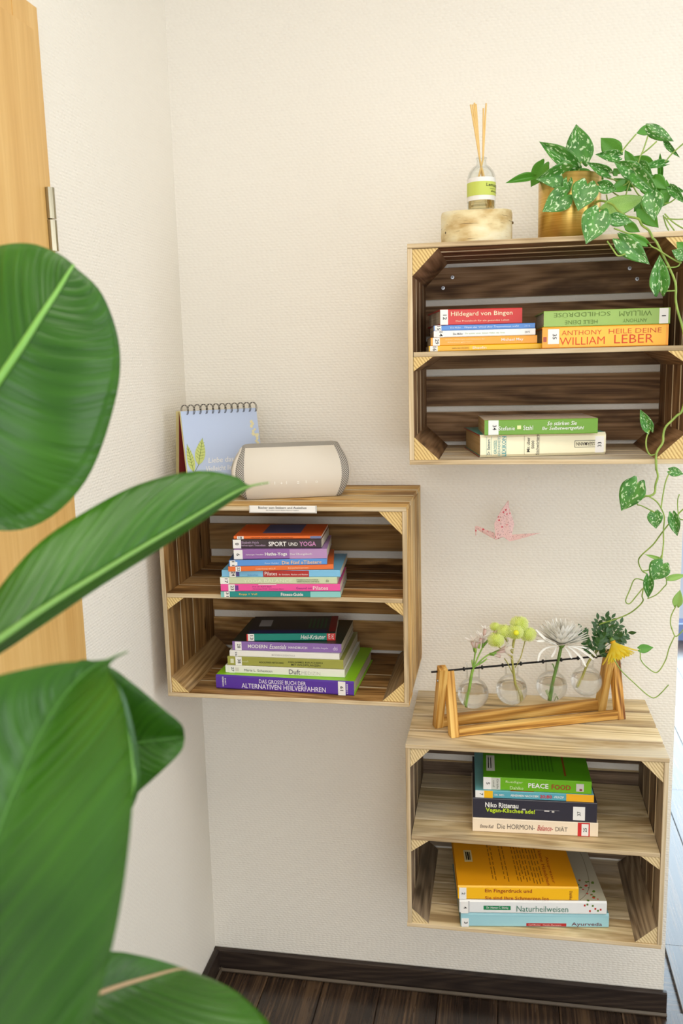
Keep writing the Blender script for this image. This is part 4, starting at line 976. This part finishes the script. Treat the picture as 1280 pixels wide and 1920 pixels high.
MB().tube([tp, (tp.x, tp.y, ZB - CH + .001 - cr0.z)], .00012, 4).build('thread', plain(lin(226, 214, 190), .6, 'thread'), crn)

# ------------------------------------------------------------------ bud vase rack on crate C
M_rack = wood('oiled_rack_wood', lin(110, 64, 24), lin(200, 146, 68), lin(240, 198, 116), rough=0.5, bump=0.3, gy=30, vary=.4, wave=.13)
M_rod = plain(lin(40, 38, 38), .3, 'black_rod', .7)
fl = on_z(846, 1384, ZC + .001); frr = on_z(1173, 1348, ZC + .001)
ra = math.atan2(frr.y - fl.y, frr.x - fl.x); LR = (frr - fl).length
rack = thing('bud_vase_rack', (fl.x, fl.y, ZC + .0008), ra, 'wooden A-frame rack with a black rod on the lowest crate', 'rack')
rax = Vector((math.cos(ra), math.sin(ra), 0)); ray_ = Vector((-math.sin(ra), math.cos(ra), 0))
W2 = lambda x, y, z=0: Vector((fl.x, fl.y, ZC + .0008)) + rax * x + ray_ * y + Vector((0, 0, z))
SP = .074
rod_y = SP / 2
q_ = W2(-.028, rod_y); rod_z = z_for_row(q_.x, q_.y, 1260) - ZC - .0008
leg_h = rod_z + .010
def leg(x0, x1, yb, yt, dh=0.0, nm='leg'):
    d = Vector((0, yt - yb, leg_h - dh)); L_ = d.length; t_ = math.atan2(d.y, d.z)
    hw = .0105
    k = math.tan(abs(t_)) * hw
    m = MB().cbox((0, -hw, -x1), (L_, hw, -x0), .0008)
    for i, v in enumerate(m.v):          # foot cut level with the ground
        if v[0] == 0: m.v[i] = (v[1] * math.tan(t_) * 1.0 + 0.0, v[1], v[2])
    # local x -> along the leg, local z -> along the rack
    M3 = Matrix(((0, 0, -1), (math.sin(t_), math.cos(t_), 0), (math.cos(t_), -math.sin(t_), 0)))
    o = m.build(nm, M_rack, rack, (0, yb, 0)); o.rotation_euler = M3.to_euler(); return o
leg(0, .017, .0105, SP - .032, .012); leg(-.0172, -.0002, SP - .0105, .028)
leg(LR - .017, LR, .0105, SP - .032, .012); leg(LR - .0344, LR - .0172, SP - .0105, .028)
MB().cbox((.0172, .002, .0), (LR - .0172, .017, .017), .001).build('bottom_bar', M_rack, rack)
MB().cbox((0, SP - .018, .0), (LR - .0346, SP - .003, .022), .001).build('bottom_bar', M_rack, rack)
MB().tube([(-.03, rod_y, rod_z), (LR + .006, rod_y, rod_z)], .0021, 10).build('rod', M_rod, rack)
VP = W2(0, rod_y, rod_z)
onr = lambda u, v, off=0.0: on_plane(u, v, VP - ray_ * off, ray_)
necks = [((886.5, 1255), (883, 1300)), ((959, 1248.5), (958, 1293)), ((1034.5, 1242.5), (1036.5, 1286)), ((1100, 1236), (1095.5, 1277))]
for (a_, c_) in necks:
    for s in (-1, 1):
        p = onr(a_[0] + s * 17, a_[1] - s * 1.5); x_ = (p - VP).dot(rax)
        MB().tube([(x_ - .0012, rod_y, rod_z), (x_ + .0012, rod_y, rod_z)], .0044, 10).build('stop_ring', M_black, rack)
for x_, y_ in ((-.0175, rod_y - .004), (LR + .0005, rod_y - .006)):
    MB().lathe([(0, 0), (.003, 0), (.0025, .0014), (0, .0016)], 12).build('pivot_screw', M_screw, rack, (x_, y_, rod_z - .018), (0, -R90 if x_ < 0 else R90, 0))
VR = .0322
vnames = ['glass bulb vase nearest the left end of the rack, holding pale pink florets', 'glass bulb vase holding lime pompon flowers', 'glass bulb vase holding the large white chrysanthemum', 'glass bulb vase nearest the right end of the rack']
VC = []
vase_g = []
for i, (a_, c_) in enumerate(necks):
    nk = onr(*a_); ctr = onr(*c_); ctr = Vector((nk.x, nk.y, ctr.z)); VC.append(ctr)
    top = nk.z + .013 - ctr.z
    t = thing('bulb_vase', ctr - Vector((0, 0, VR)), 0, vnames[i], 'vase', 'bulb vases hanging on the rack')
    pr = [(0.0001, 0)] + [(VR * math.sin(w), VR - VR * math.cos(w)) for w in [math.pi * k / 18 for k in range(1, 16)]]
    nr = .0138
    pr = [p for p in pr if not (p[1] > VR and p[0] < nr + .001)] + [(nr + .0006, VR * 1.90), (nr, VR * 1.96), (nr, VR + top - .004), (nr + .002, VR + top)]
    MB().lathe(pr, 36).build('glass', M_glass, t, smooth=True)
    me = t.children[0].data
    # leave the rim open: drop the closing cap
    bm = bmesh.new(); bm.from_mesh(me); bm.faces.ensure_lookup_table()
    bmesh.ops.delete(bm, geom=[f for f in bm.faces if len(f.verts) > 4], context='FACES'); bm.to_mesh(me); bm.free()
    lv = VR + .0115; w_end = math.acos(1 - lv / VR)
    r2 = VR * .965
    wp = [(0.0001, VR - r2)] + [(r2 * math.sin(w_end * k / 12), VR - r2 * math.cos(w_end * k / 12)) for k in range(1, 13)]
    MB().lathe(wp, 32).build('water', M_water, t, smooth=True)
    for f in t.children[1].data.polygons: f.use_smooth = len(f.vertices) == 4

# flowers
Z4 = lambda x, y: (850 + .15625*x, 1150 + .15625*y)
Z5 = lambda x, y: (990 + .15625*x, 1150 + .15625*y)
M_stem = leaf_plain('flower_stem', lin(96, 140, 44), lin(150, 186, 80))
M_stem2 = leaf_plain('olive_flower_stem', lin(140, 136, 54), lin(184, 176, 92))
M_stem3 = leaf_plain('dark_flower_stem', lin(70, 104, 40), lin(112, 146, 62))
def petal_mat(name, a, b_, tr=.4):
    q = NT(name)
    n2 = q.n('ShaderNodeTexNoise', {'Vector': q.objco((1, 1, 1), 20), 'Scale': 60.0}).outputs[0]
    c = q.ramp(n2, [(0.3, a), (0.7, b_)]); q.set(col=c, rough=.55)
    tl = q.n('ShaderNodeBsdfTranslucent', {0: c}).outputs[0]
    mx = q.n('ShaderNodeMixShader', {0: tr, 1: q.b.outputs[0], 2: tl}).outputs[0]
    q.t.links.new(mx, q.out.inputs[0]); return q.m
def petal(m, base, d, L_, w_, n, bend=0.0, mi=0, seg=4):
    d = d.normalized(); s = d.cross(n)
    if s.length < 1e-4: s = d.orthogonal()
    s.normalize(); nn = s.cross(d); k = len(m.v)
    prof = [.35, .8, 1.0, .85, .15] if seg == 4 else [.5, 1, .2]
    sg = len(prof) - 1
    for i in range(sg + 1):
        t = i / sg; c = base + d * (L_ * t) + nn * (bend * L_ * t * t)
        for j in (-1, 0, 1): m.v.append(tuple(c + s * (j * w_ * .5 * prof[i]) + nn * (.12 * w_ * abs(j))))
    for i in range(sg):
        for j in (0, 1): q = k + i*3 + j; m.f.append((q, q+1, q+4, q+3)); m.m.append(mi)
def stem(parent, Z, pts, r, mat, o, off=0.0, name='stem'):
    P = [onr(*Z(*p), off) - o for p in pts]
    MB().tube(P, r, 8, smooth=5).build(name, mat, parent, smooth=True)
random.seed(9)
# pale pink cluster
o = VC[0] - Vector((0, 0, VR * .9))
fw = thing('pink_flower_stem', o, 0, 'stem of pale pink star florets in the left end vase', 'flower', 'cut flowers in the bulb vases')
stem(fw, Z4, [(150, 1125), (185, 930), (215, 740), (240, 640)], .0030, M_stem, o)
for pts in ([(240, 650), (250, 540), (262, 460)], [(240, 650), (300, 510), (350, 405)], [(245, 655), (350, 545), (440, 485)], [(250, 640), (340, 590), (400, 545)], [(235, 660), (225, 600), (222, 560)]):
    stem(fw, Z4, pts, .0016, M_stem, o, .002, 'branch')
M_pp = petal_mat('pale_pink_petal', lin(252, 246, 242), lin(254, 252, 248), .2); M_pp2 = petal_mat('rose_petal', lin(232, 200, 190), lin(246, 226, 216))
def floret(calyx, mouth, star, R_, off):
    a = onr(*Z4(*calyx), off) - o; b = onr(*Z4(*mouth), off) - o
    MB().tube([a, a + (b - a)*.35, a + (b - a)*.7], lambda t: .0026 - .0007 * t, 7).build('calyx', M_stem, fw, smooth=True)
    MB().tube([a + (b - a)*.4, b], lambda t: .0021 + .0016 * t, 7).build('flower_tube', M_pp2, fw, smooth=True)
    if star:
        m = MB(); ax = (b - a).normalized(); u_ = ax.orthogonal().normalized(); v_ = ax.cross(u_)
        for k in range(7):
            w = 2*math.pi*k/7; petal(m, b, u_ * math.cos(w) + v_ * math.sin(w) + ax * .35, R_, R_ * .30, ax, .15)
        m.build('star_petals', M_pp, fw, smooth=True)
floret((262, 470), (280, 350), True, .021, .004); floret((350, 410), (362, 285), True, .020, .002); floret((440, 490), (610, 450), True, .024, .006)
floret((300, 420), (330, 300), True, .018, .008); floret((470, 480), (640, 400), True, .018, .002); floret((350, 400), (380, 190), True, .012, -.002); floret((352, 395), (540, 175), False, 0, 0); floret((430, 490), (560, 515), False, 0, .004); floret((255, 460), (225, 340), True, .018, .001)
# lime pompons
o = VC[1] - Vector((0, 0, VR * .9))
fw = thing('lime_pompon_stem', o, 0, 'branching stem of lime green pompon chrysanthemums', 'flower', 'cut flowers in the bulb vases')
stem(fw, Z4, [(782, 1060), (770, 950), (742, 850), (720, 700), (702, 560), (700, 480), (725, 320), (735, 250)], .0026, M_stem2, o)
for pts in ([(738, 650), (800, 540), (840, 400), (870, 280)], [(708, 720), (660, 620), (610, 540)], [(700, 480), (640, 330), (610, 240)], [(700, 520), (560, 420), (520, 350)], [(725, 350), (770, 200), (785, 140)], [(640, 340), (560, 220), (500, 170)]):
    stem(fw, Z4, pts, .0011, M_stem2, o, .001, 'branch')
M_pom = petal_mat('lime_petal', lin(236, 244, 156), lin(248, 252, 200)); M_pomc = plain(lin(226, 226, 40), .6, 'yellow_eye')
for (x_, y_, r_, off) in ((495, 160, 66, -.004), (600, 215, 104, .004), (738, 222, 112, .012), (785, 128, 118, .002), (892, 252, 106, .004), (508, 318, 110, .010)):
    c_ = onr(*Z4(x_, y_), off) - o; R_ = px(r_ * .15625, c_ + o)
    m = MB(); N = 260
    m.lathe([(R_*.72*math.sin(math.pi*k/8), -R_*.72*math.cos(math.pi*k/8)) for k in range(1, 8)], 10, 1)
    for k in range(N):
        z = 1 - 2*(k + .5)/N; rr = math.sqrt(1 - z*z); w = k * 2.39996
        d = Vector((rr*math.cos(w), rr*math.sin(w), z*.85))
        petal(m, d * R_ * .62, d + Vector((0, 0, .1)), R_ * .36 * random.uniform(.8, 1.15), R_ * .18, Vector((0, 0, 1)).cross(d) if abs(z) < .95 else Vector((1, 0, 0)), 0, 0, 2)
    bl_ = m.build('pompon_bloom', [M_pom, leaf_plain('pompon_core', lin(196, 208, 92), lin(214, 224, 116))], fw, c_)
    if x_ == 738:
        MB().lathe([(R_*.3*math.sin(math.pi*k/6), -R_*.2*math.cos(math.pi*k/6)) for k in range(1, 6)], 12).build('yellow_eye', M_pomc, bl_, Vector((R_*.1, -R_*.95, R_*.2)), (R90*.8, 0, 0), True)
# white chrysanthemum
o = VC[2] - Vector((0, 0, VR * .9))
fw = thing('white_chrysanthemum', o, 0, 'large white chrysanthemum with drooping lower petals', 'flower', 'cut flowers in the bulb vases')
stem(fw, Z5, [(255, 1045), (290, 850), (325, 700), (365, 540), (392, 410)], .0034, M_stem3, o)
stem(fw, Z5, [(270, 1000), (245, 950), (225, 915)], .0016, M_stem, o, .002, 'side_shoot')
stem(fw, Z5, [(320, 680), (300, 620), (285, 605)], .0012, M_stem3, o, .001, 'side_shoot')
stem(fw, Z5, [(300, 1020), (320, 960), (335, 985)], .0010, M_stem3, o, .003, 'side_shoot')
hc = onr(*Z5(398, 385)) - o; R_ = px(48, hc + o)
MB().lathe([(0.0005, -.006), (.004, -.005), (.0075, .001), (.006, .004), (0.0005, .005)], 14).build('calyx', M_stem3, fw, hc, smooth=True)
M_wp = petal_mat('white_petal', lin(250, 248, 240), lin(254, 252, 246), .15)
m = MB()
for ring, (n_, el, l0) in enumerate(((24, 10, 1.06), (26, 22, 1.08), (26, 34, 1.06), (22, 48, 1.02), (16, 62, 1.0), (12, 76, .96), (6, 86, .94))):
    for k in range(n_):
        w = 2*math.pi*(k + .5*(ring % 2))/n_ + random.uniform(-.06, .06); e = math.radians(el + random.uniform(-5, 5))
        d = Vector((math.cos(w)*math.cos(e), math.sin(w)*math.cos(e), math.sin(e)))
        petal(m, hc + Vector((0, 0, .002)) + d * .003, d, R_ * l0 * random.uniform(.9, 1.03), .0095, Vector((0, 0, 1)) if el < 70 else Vector((1, 0, 0)), .12 if el < 45 else -.05)
m.build('petals', M_wp, fw, smooth=True)
def droop(pts, w_, off):
    P = catmull([onr(*Z5(*p), off) - o for p in pts], 5); m = MB()
    for i, p in enumerate(P):
        t = i / (len(P) - 1); d = P[min(i+1, len(P)-1)] - P[max(i-1, 0)]; s = d.cross(ray_).normalized()
        ww = w_ * .5 * (0.4 + 1.1*t - 1.15*t**6)
        for j in (-1, 0, 1): m.v.append(tuple(p + s*j*ww - ray_*(.0012*abs(j))))
    for i in range(len(P)-1):
        for j in (0, 1): q = i*3+j; m.f.append((q, q+1, q+4, q+3)); m.m.append(0)
    m.build('drooping_petal', M_wp, fw, smooth=True)
for pts, off in (([(340, 395), (220, 410), (140, 480), (115, 575)], .012), ([(335, 405), (310, 470), (275, 525)], .008), ([(440, 405), (490, 470), (520, 540)], .012), ([(480, 390), (600, 420), (720, 500), (790, 560)], .016), ([(520, 385), (680, 410), (760, 460), (815, 520)], .010), ([(470, 395), (540, 440), (640, 540), (690, 640)], .014), ([(350, 385), (300, 350), (200, 300), (90, 190)], .02), ([(330, 380), (200, 330), (100, 330)], .018)):
    droop(pts, .0048, off)
# yellow flower with leafy sprigs
o = VC[3] - Vector((0, 0, VR * .9))
fw = thing('yellow_daisy', o, 0, 'drooping yellow daisy with dark green leafy sprigs', 'flower', 'cut flowers in the bulb vases')
stem(fw, Z5, [(600, 880), (650, 760), (705, 620), (780, 500), (900, 380), (985, 310), (1035, 330)], .0026, M_stem2, o)
yc = onr(*Z5(1005, 325), .018) - o
M_yel = petal_mat('yellow_petal', lin(255, 228, 50), lin(255, 240, 100))
ax = (rax * .22 + Vector((0, 0, -.8)) - ray_ * .5).normalized(); u_ = ax.orthogonal().normalized(); v_ = ax.cross(u_)
m = MB()
for ring in range(3):
    for k in range(17):
        w = 2*math.pi*(k + ring/3)/17
        d = (u_*math.cos(w) + v_*math.sin(w)) * (.62 - .12*ring) + ax * (.8 + .2*ring)
        petal(m, yc, d, px(49, yc + o) * (1 - .08*ring), .0088, ax, -.15)
m.build('petals', M_yel, fw, smooth=True)
MB().lathe([(.0005, -.001), (.006, 0), (.005, .004), (.0005, .005)], 12).build('flower_eye', plain(lin(214, 160, 20), .7), fw, yc + ax*.002, Vector((0, 0, 1)).rotation_difference(ax).to_euler(), True)
MB().tube([yc - ax*.006, yc + ax*.001], lambda t: .003 + .003*t, 10).build('calyx', M_stem3, fw, smooth=True)
M_sprig = leaf_plain('sprig_leaf', lin(30, 62, 28), lin(64, 104, 48))
sm = MB()
for layer in (0, 1):
    for i in range(6):
        t = i / 5; w_ = math.sin(math.pi * min(1, t * .93 + .05)) * .5
        for j in (-1, 0, 1): sm.v.append((j*w_, t, .12*abs(j)*w_ - .1*t*t - .01*layer))
for layer in (0, 1):
    for i in range(5):
        for j in (0, 1):
            q = layer*18 + i*3 + j; sm.f.append((q, q+1, q+4, q+3) if not layer else (q, q+3, q+4, q+1)); sm.m.append(0)
sprig_me = sm.mesh('sprig_leaf', M_sprig, True)
tw = MB()
ends = [((770, 530), (640, 185), -.004), ((780, 520), (680, 330), .006), ((800, 500), (835, 75), -.006), ((850, 470), (930, 50), .0), ((860, 450), (1000, 55), .006), ((880, 430), (1105, 120), .0), ((900, 420), (1200, 232), .004), ((920, 400), (1150, 295), -.006), ((790, 520), (860, 300), .012), ((800, 520), (940, 230), .012), ((760, 530), (740, 420), .01), ((880, 420), (1030, 250), .01), ((820, 520), (920, 470), .012), ((900, 420), (1060, 480), .014)]
for (a_, b_, off) in ends:
    pa = onr(*Z5(*a_), .004) - o; pb = onr(*Z5(*b_), off) - o
    tw.tube([pa, (pa + pb)/2 + Vector((0, 0, .002)), pb], .0006, 5, smooth=3)
    n_ = max(4, int((pb - pa).length / .0085))
    for k in range(1, n_ + 1):
        t = .25 + .75*k/n_; base = pa.lerp(pb, t); ax_ = (pb - pa).normalized()
        for sd in ((-1, 1) if k < n_ else (0,)):
            side = ax_.cross(ray_) * sd
            d = (ax_*.6 + side*.8 + Vector((random.uniform(-.2, .2), random.uniform(-.5, .3), random.uniform(-.2, .2)))).normalized()
            nn = (-ray_ + Vector((random.uniform(-.5, .5), 0, random.uniform(-.1, .6)))); nn = (nn - d*nn.dot(d)).normalized()
            L_ = random.uniform(.0125, .017)
            lo = link('leaf', sprig_me, fw, base); lo.rotation_euler = Matrix((d.cross(nn), d, nn)).transposed().to_euler(); lo.scale = (L_*.52, L_, L_)
tw.build('twigs', M_stem3, fw, smooth=True)['kind'] = 'stuff'
lo = link('leaf', sprig_me, fw, onr(*Z5(1130, 470), 0) - o); d = (onr(*Z5(1240, 478), 0) - onr(*Z5(1130, 470), 0)).normalized(); nn = -ray_; lo.rotation_euler = Matrix((d.cross(nn), d, nn)).transposed().to_euler(); lo.scale = (.007, .018, .015)

# ------------------------------------------------------------------ rubber plant in the foreground
def ficus_mat():
    q = NT('rubber_leaf')
    uv = q.n('ShaderNodeTexCoord').outputs['UV']; sp = q.n('ShaderNodeSeparateXYZ', {0: uv})
    cen = q.math('ABSOLUTE', q.math('SUBTRACT', sp.outputs[0], .5))
    st = q.n('ShaderNodeTexNoise', {'Vector': q.n('ShaderNodeCombineXYZ', {0: q.math('MULTIPLY', cen, 1.2), 1: q.math('ADD', q.math('MULTIPLY', sp.outputs[1], 34), q.math('MULTIPLY', cen, -16)), 2: 0.0}).outputs[0], 'Scale': 1.0, 'Detail': 3.0}).outputs[0]
    n1 = q.n('ShaderNodeTexNoise', {'Vector': q.objco((1, 1, 1)), 'Scale': 9.0}).outputs[0]
    g = q.ramp(q.math('ADD', q.math('MULTIPLY', st, .5), q.math('MULTIPLY', n1, .5)), [(0.35, lin(26, 68, 5)), (0.65, lin(52, 100, 13))])
    return q.set(col=g, rough=q.math('ADD', .2, q.math('MULTIPLY', st, .2)), nrm=q.bump(st, .5, .004), coat=0.0, spec=0.3)
M_fic = ficus_mat()
M_ficu = leaf_plain('rubber_leaf_underside', lin(96, 132, 60), lin(120, 150, 74))
M_ribd = plain(lin(74, 124, 40), .5, 'faint_midrib')
M_rib = plain(lin(116, 168, 72), .45, 'leaf_midrib')
M_ribp = plain(lin(170, 140, 106), .5, 'pinkish_midrib')
ST = at_dist(-330, 960, .62); ST.z = 0
fic = thing('rubber_plant', ST, 0, 'large glossy rubber plant in the left foreground', 'plant')
def big_leaf(rows, rib=M_rib, rib_r=.0028, bulge=.06, label=None):
    R3 = [[at_dist(u, v, d) - ST for (u, v, d) in r] for r in rows]
    cols = [catmull([r[k] for r in R3], 6) for k in range(3)]
    n_ = len(cols[0]); K = 7; m = MB(); m.uv = []
    tow = (CAM - ST - cols[1][n_//2]).normalized()
    for layer in (0, 1):
        for i in range(n_):
            l, c, r = cols[0][i], cols[1][i], cols[2][i]
            for k in range(-K, K + 1):
                t = abs(k) / K; e = l if k < 0 else r
                p = c.lerp(e, t); h = (e - c).length
                p = p + tow * (bulge * h * math.sin(math.pi * t) - layer * .0008)
                m.v.append(tuple(p)); m.uv.append((k / K * .5 + .5, i / (n_ - 1)))
    w_ = 2*K + 1; k0 = n_ * w_
    for i in range(n_ - 1):
        for k in range(w_ - 1):
            q = i*w_ + k
            m.f.append((q, q+1, q+w_+1, q+w_)); m.m.append(0); m.f.append((k0+q, k0+q+w_, k0+q+w_+1, k0+q+1)); m.m.append(1)
        for e in (0, w_ - 1): q = i*w_ + e; m.f.append((q, q+w_, k0+q+w_, k0+q)); m.m.append(1)
    lf_ = m.build('leaf', [M_fic, M_ficu], fic, smooth=True)
    P = [p + tow * .0008 for p in cols[1]]
    MB().tube(P, lambda t: rib_r * (1 - .8*t), 8).build('midrib', rib, lf_, smooth=True)
    return R3[0][1]
def rows_d(rows):
    return [[(u, v, dd) for (u, v), dd in zip(r[:3], r[3])] for r in rows]
b1 = big_leaf(rows_d([((-190,870),(-175,905),(-185,935),(.60,.60,.60)), ((-185,740),(-95,820),(-70,985),(.62,.605,.61)), ((-150,620),(-30,750),(60,988),(.635,.61,.63)), ((-90,530),(30,665),(160,903),(.64,.615,.645)), ((-20,468),(75,595),(215,757),(.645,.625,.655)), ((50,456),(108,545),(224,650),(.645,.635,.66)), ((105,473),(128,512),(192,552),(.645,.64,.652)), ((136,494),(138,497),(140,500),(.645,.645,.645))]), rib_r=.0042)
b2 = big_leaf(rows_d([((-110,1235),(-95,1265),(-90,1275),(.50,.50,.50)), ((-40,1150),(-20,1212),(-12,1234),(.54,.52,.535)), ((60,1030),(80,1142),(92,1165),(.58,.555,.57)), ((150,965),(170,1085),(182,1104),(.61,.585,.60)), ((260,908),(270,1024),(282,1041),(.635,.615,.63)), ((370,883),(360,971),(371,983),(.655,.64,.65)), ((440,893),(432,928),(440,936),(.665,.66,.665)), ((466,909),(468,912),(470,914),(.67,.67,.67)), ((503,904),(504,905),(505,906),(.675,.675,.675))]), rib=plain(lin(104, 146, 62), .5, 'olive_midrib'), rib_r=.0028)
b3 = big_leaf(rows_d([((-60,2230),(0,2260),(40,2240),(.47,.47,.47)), ((-300,2000),(-60,2010),(140,2000),(.45,.46,.44)), ((-380,1760),(-50,1760),(213,1765),(.45,.46,.43)), ((-330,1520),(-5,1570),(247,1530),(.455,.465,.435)), ((-220,1370),(50,1430),(244,1390),(.46,.475,.45)), ((-60,1285),(105,1325),(226,1300),(.475,.485,.47)), ((90,1246),(160,1262),(204,1257),(.49,.495,.49)), ((200,1236),(208,1234),(215,1236),(.50,.50,.50)), ((238,1222),(239,1222),(240,1223),(.505,.505,.505))]), rib=M_ribd, rib_r=.0012)
b4 = big_leaf(rows_d([((60,1390),(50,1420),(60,1440),(.56,.56,.56)), ((130,1250),(130,1410),(130,1560),(.56,.57,.555)), ((195,1246),(205,1400),(210,1528),(.56,.575,.555)), ((250,1282),(262,1392),(268,1478),(.565,.575,.56)), ((305,1328),(310,1386),(312,1438),(.57,.577,.565)), ((340,1358),(338,1382),(340,1408),(.575,.58,.575)), ((346,1380),(346.5,1383),(346,1386),(.58,.58,.58))]), rib=M_ribd, rib_r=.0012)
b4b = big_leaf(rows_d([((120,1640),(130,1650),(140,1640),(.52,.52,.52)), ((200,1540),(215,1545),(235,1535),(.52,.52,.522)), ((235,1475),(247,1478),(262,1475),(.52,.52,.525)), ((232,1430),(246,1432),(262,1430),(.52,.52,.525)), ((225,1370),(238,1372),(252,1370),(.52,.52,.525)), ((205,1300),(216,1300),(232,1298),(.52,.52,.525)), ((178,1262),(186,1260),(198,1260),(.52,.52,.522)), ((160,1242),(165,1240),(170,1240),(.52,.52,.52))]), rib_r=.0022)
b5 = big_leaf(rows_d([((40,1900),(50,1930),(60,1960),(.50,.50,.50)), ((120,1800),(130,1885),(250,2150),(.53,.52,.47)), ((205,1784),(215,1852),(420,2070),(.55,.54,.49)), ((270,1793),(280,1832),(520,1960),(.56,.555,.52)), ((325,1808),(330,1818),(455,1868),(.57,.567,.55)), ((345,1815),(350,1818),(375,1826),(.575,.575,.572))]), rib=M_ribp, rib_r=.0022)
# stem, petioles and pot of the rubber plant (outside the frame)
MB().tube([(0, 0, .22), (.01, 0, .7), (-.005, .01, 1.2), (0, 0, 1.72)], lambda t: .012 - .006*t, 10, smooth=5).build('trunk', plain(lin(96, 84, 60), .8, 'bark_brown'), fic, smooth=True)
for b_ in (b1, b2, b3, b4, b4b, b5):
    zz = max(.5, min(1.65, b_.z - .05))
    MB().tube([(0, 0, zz), Vector((b_.x*.5, b_.y*.5, (zz + b_.z)/2)), b_], .0035, 8, smooth=4).build('petiole', M_rib, fic, smooth=True)
MB().lathe([(0, 0), (.11, 0), (.14, .26), (.13, .26), (.125, .22), (0, .22)], 32).build('pot', plain(lin(214, 208, 198), .5, 'white_ceramic'), fic)
